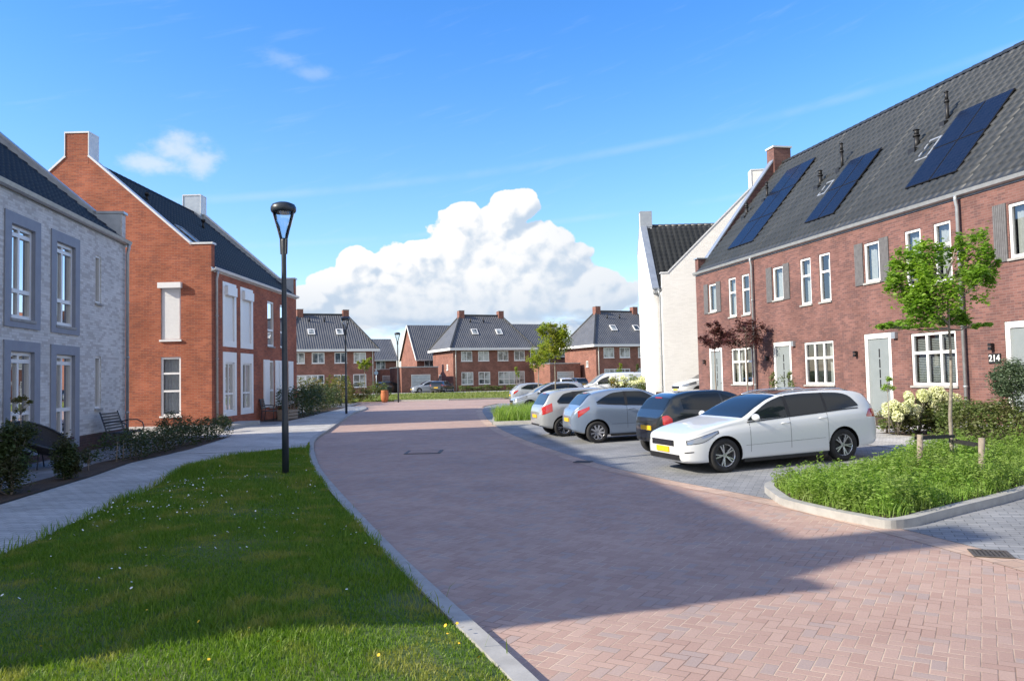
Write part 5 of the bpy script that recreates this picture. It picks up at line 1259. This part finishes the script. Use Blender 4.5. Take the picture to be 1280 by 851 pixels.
def tree(label, cat, base, top, crown, nleaf, size, lm, bm='bark', name='tree', r0=.05, group=None, twigs=26, multi=False, flat=.5):
    T = thing(name, label, cat, base, 0, group); B = Vector((0, 0, 0)); tr = MB()
    zt = max(c[2] for c, r in crown); top = Vector(top)
    n = 7; pts = [Vector((top.x * (k / n) + rnd.uniform(-.02, .02) * (0 < k < n), top.y * (k / n) + rnd.uniform(-.02, .02) * (0 < k < n), top.z * k / n)) for k in range(n + 1)]
    tr.tube(pts, [r0 * (1 - .72 * k / n) for k in range(n + 1)], 8)
    P = []
    for c, r in crown:
        c = Vector(c); nl = int(nleaf * (r[0] * r[1] * r[2]) ** .66 / sum((q[0] * q[1] * q[2]) ** .66 for _, q in crown)); q = blob_pts(nl, c, r); P.append(q)
        # a limb to each lobe with twigs reaching out
        k = min(max((c.z - r[2] * .9) / top.z, .3), .95); st = Vector((top.x * k, top.y * k, top.z * k)); mid = (st + c) / 2 + Vector((0, 0, -.05))
        tr.tube([st, mid, c], [r0 * .45, r0 * .32, r0 * .18], 6)
        for _ in range(int(twigs / len(crown)) + 2):
            e = Vector(q[rnd.randrange(len(q))]); s0 = st.lerp(c, rnd.uniform(.3, 1)); m_ = (s0 + e) / 2 + Vector((0, 0, -.03)); tr.tube([s0, m_, e], [r0 * .16, r0 * .10, r0 * .04], 4)
    tr.build('trunk', M[bm], T); leaves('crown', np.vstack(P), size, M[lm], T, flat=flat)
    return T
# --- the staked maple in the planter
bx = at(1192, 592, .13)
def cr(px, py, Y, b): p = atY(px, py, Y); return (p.x - b.x, p.y - b.y, p.z - .13)
Yb = bx.y; mp = []
for (px, py, rx, rz, dy) in ((1140, 345, 30, 40, .0), (1168, 372, 34, 34, -.2), (1158, 322, 26, 26, .2), (1215, 318, 26, 34, .1), (1222, 352, 22, 26, -.15), (1186, 396, 22, 12, .2), (1150, 380, 20, 22, .1), (1130, 404, 30, 7, .05), (1106, 405, 14, 5, .1), (1216, 402, 18, 7, -.1), (1238, 330, 10, 20, 0), (1125, 325, 12, 16, .1), (1196, 300, 10, 14, 0), (1115, 352, 16, 14, 0)):
    mp.append((cr(px, py, Yb + dy, bx), (rx / 980 * Yb, rx / 980 * Yb * .95, rz / 980 * Yb)))
tree('young maple with light green crown tied to two stakes in the kerbed planter', 'tree', (bx.x, bx.y, .10), cr(1183, 330, Yb, bx), mp, 12000, .064, 'leaf_maple', r0=.034, twigs=70, name='young_tree')
# stakes with rubber bands
g0, g1 = at(1150, 601, .12), at(1226.5, 606, .12)
for gpt, lab, ti in ((g0, 'round wooden tree stake left of the young maple', (1150, 543)), (g1, 'round wooden tree stake right of the young maple', (1227, 547))):
    T = thing('tree_stake', lab, 'tree stake', (gpt.x, gpt.y, .05), 0, 'stakes holding the maple'); tp = atY(ti[0], ti[1], gpt.y)
    s = MB(); s.tube([(0, 0, 0), (tp.x - gpt.x, 0, tp.z - .05)], [.042, .039], 12); s.build('post', M['wood'], T)
    hz = tp.z - .05 - (.05 if gpt is g0 else .10); s = MB(); q = Vector((bx.x - gpt.x, bx.y - gpt.y, hz - .03)); a = Vector((0, 0, hz))
    dd = (q - a).normalized(); sd = Vector((-dd.y, dd.x, 0)) * .05
    for e in (-1, 1): s.beam(a + sd * e, q + sd * e * .9, .006, .045)
    s.build('tie_band', M['rubber_band'], T)
# --- kerbed planter on the right
pl = [at(*p, .06) for p in ((967, 620), (978, 627), (1032, 640), (1078, 649), (1110, 655), (1140, 653), (1175, 645), (1280, 625))]
PLo = [(p.x, p.y) for p in pl] + [(8.6, 11.6), (9.8, 12.5), (9.6, 13.6), (8.0, 13.5), (6.2, 12.9), (4.7, 12.1), (3.75, 11.55), (3.50, 11.2)]
for _ in range(2): PLo = [q_ for k in range(len(PLo)) for q_ in ((PLo[k][0] * .78 + PLo[(k + 1) % len(PLo)][0] * .22, PLo[k][1] * .78 + PLo[(k + 1) % len(PLo)][1] * .22), (PLo[k][0] * .22 + PLo[(k + 1) % len(PLo)][0] * .78, PLo[k][1] * .22 + PLo[(k + 1) % len(PLo)][1] * .78))]
mb = MB(); n = len(PLo); cen = Vector((sum(p[0] for p in PLo) / n, sum(p[1] for p in PLo) / n))
def inset(P, d):
    out = []; N = len(P)
    for k in range(N):
        a, b, c = Vector(P[k - 1]), Vector(P[k]), Vector(P[(k + 1) % N]); e1 = (b - a).normalized(); e2 = (c - b).normalized(); n1 = Vector((-e1.y, e1.x)); n2 = Vector((-e2.y, e2.x)); m = (n1 + n2)
        m = m.normalized() if m.length > 1e-3 else n1; out.append(b + m * d / max(m.dot(n1), .5))
    return [(p.x, p.y) for p in out]
area = sum(PLo[k - 1][0] * PLo[k][1] - PLo[k][0] * PLo[k - 1][1] for k in range(n)); PLi = inset(PLo, .13 if area > 0 else -.13)
def gzz(x, y): return gz(x, y)
for k in range(n):
    a, b, c, d = PLo[k], PLo[(k + 1) % n], PLi[(k + 1) % n], PLi[k]
    z = lambda p: gzz(*p) + .095
    mb.face([(a[0], a[1], gzz(*a) - .05), (b[0], b[1], gzz(*b) - .05), (b[0], b[1], z(b)), (a[0], a[1], z(a))]); mb.face([(a[0], a[1], z(a)), (b[0], b[1], z(b)), (c[0], c[1], z(b)), (d[0], d[1], z(a))])
    mb.face([(d[0], d[1], z(a)), (c[0], c[1], z(b)), (c[0], c[1], gzz(*b) - .05), (d[0], d[1], gzz(*a) - .05)])
mb.build('planter_kerb', M['kerb'], kind='structure')
mb = MB(); mb.face([(x, y, gzz(x, y) + .075) for x, y in PLi]); mb.build('planter_soil', M['soil'], kind='structure')
def inside(x, y, P):
    c = False; N = len(P)
    for k in range(N):
        (x1, y1), (x2, y2) = P[k - 1], P[k]
        if (y1 > y) != (y2 > y) and x < (x2 - x1) * (y - y1) / (y2 - y1) + x1: c = not c
    return c
def weeds(name, P, nst, h, hvar, mat, per=15, size=.05, zf=gzz, bx_=None):
    xs = [p[0] for p in P]; ys = [p[1] for p in P]; L = []; S = []; roots = []
    while len(roots) < nst:
        x, y = rng.uniform(min(xs), max(xs)), rng.uniform(min(ys), max(ys))
        if inside(x, y, P): roots.append((x, y))
    for x, y in roots:
        hh = h * (1 + hvar * rng.normal()) * (.75 + .35 * math.sin(x * 2.3 + 1.7 * math.sin(y * 1.9))); hh = max(hh, .08); lx, ly = rng.normal() * .12 * hh, rng.normal() * .12 * hh; z = zf(x, y) + .07
        S.append((x, y, z, lx, ly, hh))
        k = int(per * hh / h) + 3; t = rng.random(k) ** .8; sp = .040 * (1.2 - t * .8)
        L.append(np.stack([x + lx * t + rng.normal(size=k) * sp, y + ly * t + rng.normal(size=k) * sp, z + hh * t], 1))
    leaves(name, np.vstack(L), size, M[mat], None, flat=.8, asp=.38, kind='stuff')
    S = np.array(S); blades(name + '_stems', S[:, :3], S[:, 5] * 1.02, .007, M[mat], .25)
weeds('planter_weeds', inset(PLi, .02 if area > 0 else -.02), 3000, .29, .34, 'weed', per=26, size=.045)
wr = []
while len(wr) < 9000:
    x, y = rng.uniform(3.4, 10), rng.uniform(8.6, 15.4)
    if inside(x, y, PLi): wr.append((x, y, gzz(x, y) + .07))
blades('planter_grass', np.array(wr), .17, .009, M['weed'], .6)
# --- small planter with long grass by the silver cars
SP = [(-.72, 28.4), (1.9, 27.6), (4.2, 28.6), (4.0, 32.2), (1.0, 32.6), (-.75, 31.8)]
mb = MB()
for k in range(len(SP)):
    a, b = SP[k], SP[(k + 1) % len(SP)]; mb.beam((a[0], a[1], gz(*a) + .04), (b[0], b[1], gz(*b) + .04), .15, .16)
mb.build('planter_kerb', M['kerb'], kind='structure')
mb = MB(); mb.face([(x, y, gz(x, y) + .06) for x, y in SP]); mb.build('planter_soil', M['soil'], kind='structure')
q = []
while len(q) < 7000:
    x, y = rng.uniform(-.7, 4.2), rng.uniform(27.8, 32.6)
    if inside(x, y, SP): q.append((x, y, gz(x, y) + .05))
blades('planter_grass', np.array(q), .52, .022, M['weed'], .75)
# --- bushes ---------------------------------------------------------------
def bush(name, label, cat, base, blobs_, nleaf, size, lm, group=None, stems=True, flat=.9, asp=.6):
    T = thing(name, label, cat, base, 0, group); P = []; s = MB()
    tot = sum((r[0] * r[1] * r[2]) ** .66 for c, r in blobs_)
    for c, r in blobs_:
        p = blob_pts(int(nleaf * (r[0] * r[1] * r[2]) ** .66 / tot), c, r, shell=.25, lump=.3); p = p[p[:, 2] > .01]; P.append(p)
        for _ in range(7):
            e = p[rng.integers(0, len(p))]; s.tube([(rnd.uniform(-.012, .012), rnd.uniform(-.012, .012), -.02), (c[0] * .6, c[1] * .6, .05 + .3 * c[2] * (abs(c[0]) < .2)), tuple((np.array([c[0], c[1], c[2] * .5]) + e) / 2), tuple(e)], [.013, .010, .007, .004], 4)
    leaves('foliage', np.vstack(P), size, M[lm], T, flat=flat, asp=asp); s.build('stems', M['bark'], T); return T
def hedge(name, label, pts, w, h, n, size, lm, group=None, jit=.12, z=.06):
    """a clipped run of leaves along a ground line"""
    o = Vector((pts[0][0], pts[0][1], z)); T = thing(name, label, 'hedge', o, 0, group); P = []; L = [0]
    for a, b in zip(pts[:-1], pts[1:]): L.append(L[-1] + math.dist(a, b))
    xs = [p[0] for p in pts]; ys = [p[1] for p in pts]; s = rng.uniform(0, L[-1], n); x = np.interp(s, L, xs); y = np.interp(s, L, ys)
    hh = h * (.86 + .13 * np.sin(s * 2.1) + .10 * np.sin(s * 5.3 + 1)); ww = w * (.9 + .12 * np.sin(s * 3.7))
    t = rng.random(n); zz = hh * rng.random(n) ** .65; edge = rng.random(n) < .55; off = np.where(edge, np.sign(rng.normal(size=n)) * ww / 2, rng.uniform(-.5, .5, n) * ww) * (1 - .25 * (zz / h) ** 3)
    dx, dy = np.gradient(np.interp(np.linspace(0, L[-1], 50), L, xs)), np.gradient(np.interp(np.linspace(0, L[-1], 50), L, ys)); k = np.minimum((s / L[-1] * 49).astype(int), 49); nx, ny = -dy[k], dx[k]; l = np.hypot(nx, ny); nx /= l; ny /= l
    C = np.stack([x + nx * off + rng.normal(size=n) * jit * .4 - o.x, y + ny * off + rng.normal(size=n) * jit * .4 - o.y, zz + rng.normal(size=n) * jit * .3], 1); C[:, 2] = np.maximum(C[:, 2], .02)
    leaves('foliage', C, size, M[lm], T, flat=.9); st = MB()
    for q in np.arange(.1, L[-1], .35):
        X, Y = np.interp(q, L, xs) - o.x, np.interp(q, L, ys) - o.y; st.tube([(X, Y, -.03), (X + rnd.uniform(-.1, .1), Y + rnd.uniform(-.1, .1), h * .7)], [.018, .008], 5)
    st.tube([(p_[0] - o.x, p_[1] - o.y, -.01) for p_ in pts], .02, 5)
    st.build('stems', M['bark'], T); return T
gw = lambda px, py, z: at(px, py, z)
# hydrangeas in front of the third door
hb = gw(1150, 543, .22)
T = thing('hydrangea', 'big hydrangea full of cream flower heads beside the grey front door', 'shrub', (hb.x, hb.y, .2)); P = []; s = MB(); FL = []
for (x, y, r, h) in ((-.50, 0, .40, .72), (.0, .05, .45, .92), (.42, .1, .40, .98), (.78, .2, .30, .85)):
    P.append(blob_pts(950, (x, y, h * .5), (r, r * .9, h * .52), .2)); 
    for _ in range(13):
        a = rng.uniform(math.pi * .9, 2.1 * math.pi); e = rng.uniform(.1, 1.4); c = (x + r * .95 * math.cos(a) * math.cos(e), y + r * .9 * math.sin(a) * math.cos(e), h * .5 + h * .52 * math.sin(e))
        FL.append(c); s.tube([(x, y, 0), ((x + c[0]) / 2, (y + c[1]) / 2, c[2] * .45), c], [.012, .008, .005], 4)
leaves('foliage', np.vstack(P), .085, M['leaf_shrub'], T, flat=.9); s.build('stems', M['bark'], T)
F = MB(); 
FP = np.vstack([np.array(c) + (lambda u: u / np.linalg.norm(u, axis=1)[:, None] * rng.uniform(.075, .115))(rng.normal(size=(240, 3))) * (1, 1, 1.15) for c in FL])
leaves('flower_heads', FP, .036, M['cream_flower'], T, flat=1.5, asp=1.0)
bush('shrub', 'low straggly shrub left of the cream hydrangea by the white car', 'shrub', (gw(1108, 541, .22).x, gw(1108, 541, .22).y, .2), [((0, 0, .30), (.30, .3, .30)), ((.1, 0, .55), (.14, .14, .2))], 500, .05, 'leaf_autumn')
h0, h1 = gw(1196, 556, .2), gw(1330, 566, .2)
hedge('hedge', 'leafy green hedge in front of house 214', [(h0.x, h0.y + .3), (h1.x, h1.y + .3)], .75, .86, 9000, .055, 'leaf_shrub', z=.2)
# clipped olive ball and small standard tree
def standard(label, px, py_c, rpx, Y, z0, lm, n, size, r0=.014, name='standard_shrub', pot=None):
    c = atY(px, py_c, Y); R = rpx / 980 * Y; T = thing(name, label, 'small tree', (c.x, c.y, z0)); s = MB(); zz = c.z - z0; zb = 0
    if pot: zb = pot[1]
    s.tube([(0, 0, zb), (.01, .0, zz * .5), (0, 0, zz)], [r0, r0 * .8, r0 * .6], 6)
    p = blob_pts(n, (0, 0, zz), (R, R, R), .5, lump=.15)
    for _ in range(12): s.tube([(0, 0, zz * .85), tuple(p[rng.integers(0, n)])], [r0 * .4, r0 * .15], 4)
    s.build('trunk', M['bark'], T); leaves('crown', p, size, M[lm], T, flat=1.0, asp=.45)
    if pot:
        q = MB(); q.lathe([(pot[0] * .7, 0), (pot[0], pot[1]), (pot[0] * .9, pot[1]), (pot[0] * .85, pot[1] - .03), (.01, pot[1] - .03)], 16); q.build('pot', M[pot[2]], T)
    return T
standard('round clipped olive tree above the hedge below the number plate', 1264, 474, 24, 14.2, .28, 'leaf_olive', 6500, .045, .02)
standard('small round-headed tree in front of the grey door behind the white car', 1109, 481, 10, 17.0, .3, 'leaf_maple', 420, .05, .012)
for (px, Y, lab, n_) in ((966, 24.2, 'small light green shrub left of the second front door', 0), (984, 23.6, 'small light green shrub right in front of the second front door', 1)):
    c = atY(px, 488, Y); bush('shrub', lab, 'shrub', (c.x, c.y, .28), [((0, 0, .75), (.30, .3, .55)), ((.05, 0, 1.2), (.16, .16, .25))], 700, .055, 'leaf_shrub', group='light green shrubs by the second door')
# burgundy trees against the terrace
for (px, py, rx, rz, Y, tp, lab) in ((893, 423, 21, 16, 29.6, 11, 'small burgundy-leaved tree in front of the farthest terrace door'), (932, 420, 29, 21, 28.6, 11, 'wider burgundy-leaved tree right of its neighbour, left of the downpipe')):
    c = atY(px, py, Y); b = Vector((c.x, c.y, .28)); m = Y / 980
    lobes = [((0, 0, c.z - .28), (rx * m * .8, rx * m * .8, rz * m)), ((-rx * m * .6, 0, c.z - .28 - .1), (rx * m * .5, rx * m * .5, rz * m * .6)), ((rx * m * .6, 0, c.z - .2), (rx * m * .5, rx * m * .5, rz * m * .7)), ((0, 0, c.z + .1), (rx * m * .5, rx * m * .5, rz * m * .6))]
    tree(lab, 'tree', b, (0, 0, c.z - .28), lobes, 2400, .085, 'leaf_burgundy', r0=.04, twigs=40, name='burgundy_tree', group='burgundy trees by the terrace')
# small trees beyond the cars
def simple_tree(label, base, crown_px, Y, n, size, lm, r0=.05, name='tree', group=None, cat='tree'):
    m = Y / 980; cs = []
    for (px, py, rx, rz) in crown_px:
        c = atY(px, py, Y); cs.append(((c.x - base.x, rnd.uniform(-.2, .2), c.z - base.z), (rx * m, rx * m, rz * m)))
    tz = max(c[2] for c, r in cs)
    tree(label, cat, base, (cs[0][0][0], 0, tz), cs, n, size, lm, r0=r0, twigs=30, name=name, group=group)
b = atY(694, 490, 30.5); simple_tree('young green tree with pale trunk standing between the silver cars', Vector((b.x, 30.5, .1)), ((694, 425, 19, 23), (684, 414, 14, 12), (704, 430, 12, 20), (700, 411, 10, 10), (686, 442, 12, 10)), 30.5, 5200, .085, 'leaf_far', .035, 'young_tree')
b = atY(672, 490, 46); simple_tree('young green tree beyond the silver cars, left and behind the pale-trunked one', Vector((b.x, 46, .05)), ((674, 444, 14, 17), (666, 452, 9, 10), (680, 436, 10, 13)), 46, 2800, .11, 'leaf_far', .05, 'young_tree')
b = atY(455.5, 498, 66); simple_tree('small tree with yellow-green crown in front of the left far house', Vector((b.x, 66, 0)), ((456, 457, 8, 9), (451, 452, 6, 5), (461, 452, 6, 5)), 66, 700, .16, 'leaf_far', .05, 'young_tree')
for (px, py, rx, rz, Y, lab) in ((646, 468, 3.5, 10, 92, 'slim young tree in front of the middle house window'), (775, 463, 4, 12, 60, 'slim young tree right of the white van'), (797, 470, 3.5, 16, 58, 'dark green columnar tree left of the white houses')):
    b = atY(px, 490, Y); simple_tree(lab, Vector((b.x, Y, 0)), ((px, py, rx, rz), (px, py - rz * .5, rx * .6, rz * .5)), Y, 420, .14, 'leaf_shrub' if px > 780 else 'leaf_far', .04, 'slim_tree')
for (px, Y, lab) in ((772, 47.0, 'cream-flowered hydrangea right of the white van'), (797, 46.0, 'cream-flowered hydrangea at the corner of the white house')):
    c = atY(px, 480, Y); T = bush('hydrangea', lab, 'shrub', (c.x, Y, .05), [((0, 0, .8), (.8, .8, .8)), ((.5, 0, .7), (.6, .6, .7))], 1300, .12, 'leaf_autumn' if px < 780 else 'leaf_shrub', group='hydrangeas near the white van')
    leaves('flower_heads', blob_pts(420, (.2, 0, 1.25), (.8, .7, .40), .3), .13, M['cream_flower'], T, flat=1.5, asp=1.0)
# ground planting around the white houses
c = atY(830, 487, 38); hedge('hedge', 'low hedge at the foot of the white houses', [(6.2, 39), (6.5, 44)], .6, .9, 1800, .09, 'leaf_hedge', z=.2)
# far hedges and shrubs
c = atY(570, 487, 95); hedge('hedge', 'low trimmed green hedge in front of the middle far house', [(atY(574, 487, 101.5).x, 101.5), (atY(628, 487, 103.5).x, 103.5)], .8, .75, 1500, .16, 'leaf_shrub', z=0)
hedge('hedge', 'low green hedge right of the gap before the middle far house', [(atY(634, 487, 103.5).x, 103.5), (atY(690, 487, 106.5).x, 106.5)], .8, .75, 1500, .16, 'leaf_shrub', z=0)
a, b_ = gw(372, 523, .06), gw(424, 508.5, .06)
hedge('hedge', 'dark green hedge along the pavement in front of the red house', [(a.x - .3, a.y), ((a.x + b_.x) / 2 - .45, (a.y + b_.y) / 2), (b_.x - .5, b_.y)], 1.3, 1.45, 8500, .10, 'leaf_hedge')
hedge('hedge', 'autumn-tinted hedge behind the second street lamp', [(atY(382, 500, 50).x, 50), (atY(425, 500, 54).x, 54), (atY(428, 500, 60).x, 60)], 1.4, 1.9, 4500, .14, 'leaf_autumn')
for px, Y, lab in ((443, 60, 'shrub beside the small yellow-green tree, left'), (470, 62, 'shrub between the small tree and the terracotta planter')):
    c = atY(px, 495, Y); bush('shrub', lab, 'shrub', (c.x, Y, 0), [((0, 0, .8), (1.0, .8, .8)), ((.7, .2, .6), (.6, .6, .6))], 1300, .13, 'leaf_autumn' if px < 450 else 'leaf_shrub', group='shrubs by the far corner')
# left gardens
LH = 'hedge plants along the left pavement'
a, b_ = gw(163, 577, .06), gw(292, 545, .06)
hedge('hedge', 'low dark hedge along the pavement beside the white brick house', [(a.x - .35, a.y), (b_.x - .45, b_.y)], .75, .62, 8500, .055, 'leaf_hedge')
c = gw(218, 552, .06); bush('shrub', 'rounded shrub rising above the low dark hedge', 'shrub', (c.x - .5, c.y + 1.2, .05), [((0, 0, .45), (.55, .5, .45))], 1500, .055, 'leaf_hedge')
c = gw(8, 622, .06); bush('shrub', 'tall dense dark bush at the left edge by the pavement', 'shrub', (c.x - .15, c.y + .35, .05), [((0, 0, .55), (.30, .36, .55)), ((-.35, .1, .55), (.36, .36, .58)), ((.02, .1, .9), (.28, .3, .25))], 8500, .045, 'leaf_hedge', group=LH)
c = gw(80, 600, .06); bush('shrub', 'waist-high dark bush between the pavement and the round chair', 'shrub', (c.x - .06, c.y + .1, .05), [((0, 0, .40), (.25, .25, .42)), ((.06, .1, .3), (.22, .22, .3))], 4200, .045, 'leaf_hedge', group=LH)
c = gw(118, 588, .06); bush('shrub', 'thin small bush beside the pavement in front of the bench', 'shrub', (c.x - .12, c.y, .05), [((0, 0, .30), (.24, .24, .28))], 600, .045, 'leaf_hedge', group=LH)
c = atY(14, 545, 15.6); T = bush('conifer', 'small dark cone-shaped evergreen at the left edge', 'small tree', (c.x, c.y, .1), [((0, 0, .25 + .22 * k), (.24 - .05 * k, .24 - .05 * k, .2)) for k in range(4)], 2200, .04, 'leaf_hedge')
standard('potted round-headed shrub in front of the left window of the white house', 26, 506, 11, 15.9, .08, 'leaf_autumn', 420, .05, .014, 'potted_tree', (.18, .32, 'black'))
T = bush('shrub', 'small shrub beside the downpipe at the corner of the red house', 'shrub', (gw(286, 540, .06).x - .2, gw(286, 540, .06).y, .06), [((0, 0, .35), (.35, .35, .35))], 700, .06, 'leaf_hedge')

# ================================================================ furniture and small things
def bench(label, loc, rz):
    T = thing('garden_bench', label, 'bench', loc, rz); W = 1.25
    for k in range(6): s = MB(); s.tube([(-W / 2, -.02 - .075 * k, .43 - .004 * (k - 2) ** 2), (W / 2, -.02 - .075 * k, .43 - .004 * (k - 2) ** 2)], .018, 6); s.build('seat_slat', M['dark_metal'], T)
    for k in range(6): s = MB(); s.box(-W / 2, W / 2, .02 + .03 * k, .035 + .03 * k, .52 + .075 * k, .57 + .075 * k); s.build('back_slat', M['dark_metal'], T)
    for sd in (-1, 1):
        x = sd * W / 2; s = MB(); s.tube([(x, .10, 0), (x, .02, .42), (x, .20, .98)], .018, 8); s.build('leg', M['dark_metal'], T)
        s = MB(); s.tube([(x, -.50, 0), (x, -.42, .42), (x, -.02, .42)], .018, 8); s.build('leg', M['dark_metal'], T)
        s = MB(); s.tube([(x, .08, .68), (x, -.10, .72), (x, -.32, .72), (x, -.46, .64), (x, -.50, .50), (x, -.44, .40)], .017, 8); s.build('armrest', M['dark_metal'], T)
    return T
rzL = math.atan2(XL1.y, XL1.x)
fx = OL1 + XL1 * (-2.0); ins = Vector((-XL1.y, XL1.x, 0))
bench('dark metal garden bench with curved armrests against the white brick wall', (fx - ins * .45).to_tuple()[:2] + (.05,), rzL)
c = gw(60, 572, .06)
T = thing('round_lounge_chair', 'large dark wicker bowl chair on thin legs in front of the white brick house', 'chair', (-9.75, 16.2, .05), R_(75))
s = MB(); n = 22; rr = []
for k in range(8):
    a = k / 7 * 1.25; rr.append([s.av((.52 * math.sin(a) * math.cos(q), .52 * math.sin(a) * math.sin(q) * 1.15, .82 - .48 * math.cos(a) + .30 * math.sin(a) * math.sin(q))) for q in np.linspace(0, 2 * math.pi, n + 1)[:-1]])
for k in range(7):
    for j in range(n): s.idx((rr[k][j], rr[k][(j + 1) % n], rr[k + 1][(j + 1) % n], rr[k + 1][j]), 0, True)
s.build('bowl_seat', M['wicker'], T); s = MB(); s.tube([s_.co if False else tuple(s_) for s_ in [(.52 * .95 * math.cos(q), .52 * .95 * math.sin(q) * 1.15, .82 - .48 * math.cos(1.25) + .285 * math.sin(q)) for q in np.linspace(0, 2 * math.pi, 25)]], .022, 6); s.build('rim_tube', M['dark_metal'], T)
for a in (.6, 2.5, 3.8, 5.6):
    s = MB(); s.tube([(.12 * math.cos(a), .12 * math.sin(a), .40), (.36 * math.cos(a), .36 * math.sin(a), 0)], .013, 6); s.build('leg', M['dark_metal'], T)
# chair and low table before the red house
def garden_chair(label, loc, rz):
    T = thing('garden_chair', label, 'chair', loc, rz)
    s = MB(); s.box(-.25, .25, -.25, .25, .42, .45); s.build('seat', M['dark_metal'], T); s = MB()
    for k in range(5): s.box(-.25, .25, .24 + .02 * k, .26 + .02 * k, .52 + .09 * k, .59 + .09 * k)
    s.build('backrest', M['dark_metal'], T)
    for x in (-.25, .25):
        s = MB(); s.tube([(x, -.24, 0), (x, -.24, .66), (x, .26, .68)], .016, 6); s.build('leg', M['dark_metal'], T); s = MB(); s.tube([(x, .30, 0), (x, .24, .45), (x, .36, .97)], .016, 6); s.build('leg', M['dark_metal'], T)
garden_chair('dark garden chair against the wall of the red brick house', (-10.55, 34.0, .05), R_(90))
T = thing('wooden_crate', 'low pale slatted wooden crate beside the chair of the red house', 'crate', (-10.0, 34.8, .05), R_(80))
for k in range(3):
    s = MB(); s.box(-.45, .45, -.28, -.25, .05 + .14 * k, .15 + .14 * k); s.box(-.45, .45, .25, .28, .05 + .14 * k, .15 + .14 * k); s.build('slat', M['wood'], T)
s = MB(); s.box(-.45, -.42, -.25, .25, 0, .45); s.build('end_board', M['wood'], T); s = MB(); s.box(.42, .45, -.25, .25, 0, .45); s.build('end_board', M['wood'], T)
# terracotta planter
c = at(481, 502.5, .03); T = thing('terracotta_planter', 'tall orange terracotta planter at the far corner of the pavement', 'planter', (c.x, c.y, .03))
s = MB(); s.lathe([(.20, 0), (.29, .25), (.31, .55), (.26, .82), (.29, .88), (.26, .90), (.24, .84), (.01, .83)], 18); s.build('pot', M['pot'], T); P = blob_pts(260, (0, 0, 1.02), (.22, .22, .2), .3); leaves('plant', P, .09, M['leaf_olive'], T, flat=1)
# road sign by the left far house
c = atY(470.5, 480, 95); T = thing('road_sign', 'small round blue road sign on a grey post before the left far house', 'sign', (c.x, c.y, 0))
s = MB(); s.tube([(0, 0, 0), (0, 0, 3.0)], .04, 8); s.build('post', M['zinc'], T); s = MB(); s.tube([(0, -.05, 2.6), (0, -.08, 2.6)], .24, 20, smooth=False); s.build('sign_plate', M['sign_blue'], T) if 'sign_blue' in M else s.build('sign_plate', noisy('sign_blue', (.13, .19, .28), (.11, .17, .26), 4, .4, 0), T)
# drains
def drain(label, px, py, w, l, rz, z=.006):
    c = at(px, py, 0); T = thing('drain_cover', label, 'drain cover', (c.x, c.y, z), rz, 'drain covers in the road')
    s = MB(); s.box(-w / 2, w / 2, -l / 2, -l / 2 + .03, 0, .006); s.box(-w / 2, w / 2, l / 2 - .03, l / 2, 0, .006); s.box(-w / 2, -w / 2 + .03, -l / 2 + .03, l / 2 - .03, 0, .006); s.box(w / 2 - .03, w / 2, -l / 2 + .03, l / 2 - .03, 0, .006); s.build('frame', M['grate'], T)
    s = MB(); s.box(-w / 2 + .03, w / 2 - .03, -l / 2 + .03, l / 2 - .03, 0, .001); s.build('pit', M['black'], T)
    n = 7; s = MB()
    for k in range(n): x = -w / 2 + .05 + (w - .1) * k / (n - 1); s.box(x - .010, x + .010, -l / 2 + .03, l / 2 - .03, .001, .005)
    s.build('grate_bars', M['grate'], T)
drain('cast iron gully grate at the road edge right of the planter', 1238, 693, .32, .30, R_(-20), .010); drain('gully grate at the road edge in front of the parked cars', 729, 577.5, .34, .30, R_(-20), .010)
T = thing('manhole_cover', 'square manhole cover in the middle of the shaded road', 'manhole cover', (at(530, 565, 0).x, at(530, 565, 0).y, .004)); s = MB(); s.box(-.42, .42, -.42, .42, 0, .008); s.build('frame', M['grate'], T); s = MB(); s.box(-.34, .34, -.34, .34, .008, .011); s.build('cover', M['herring'], T)
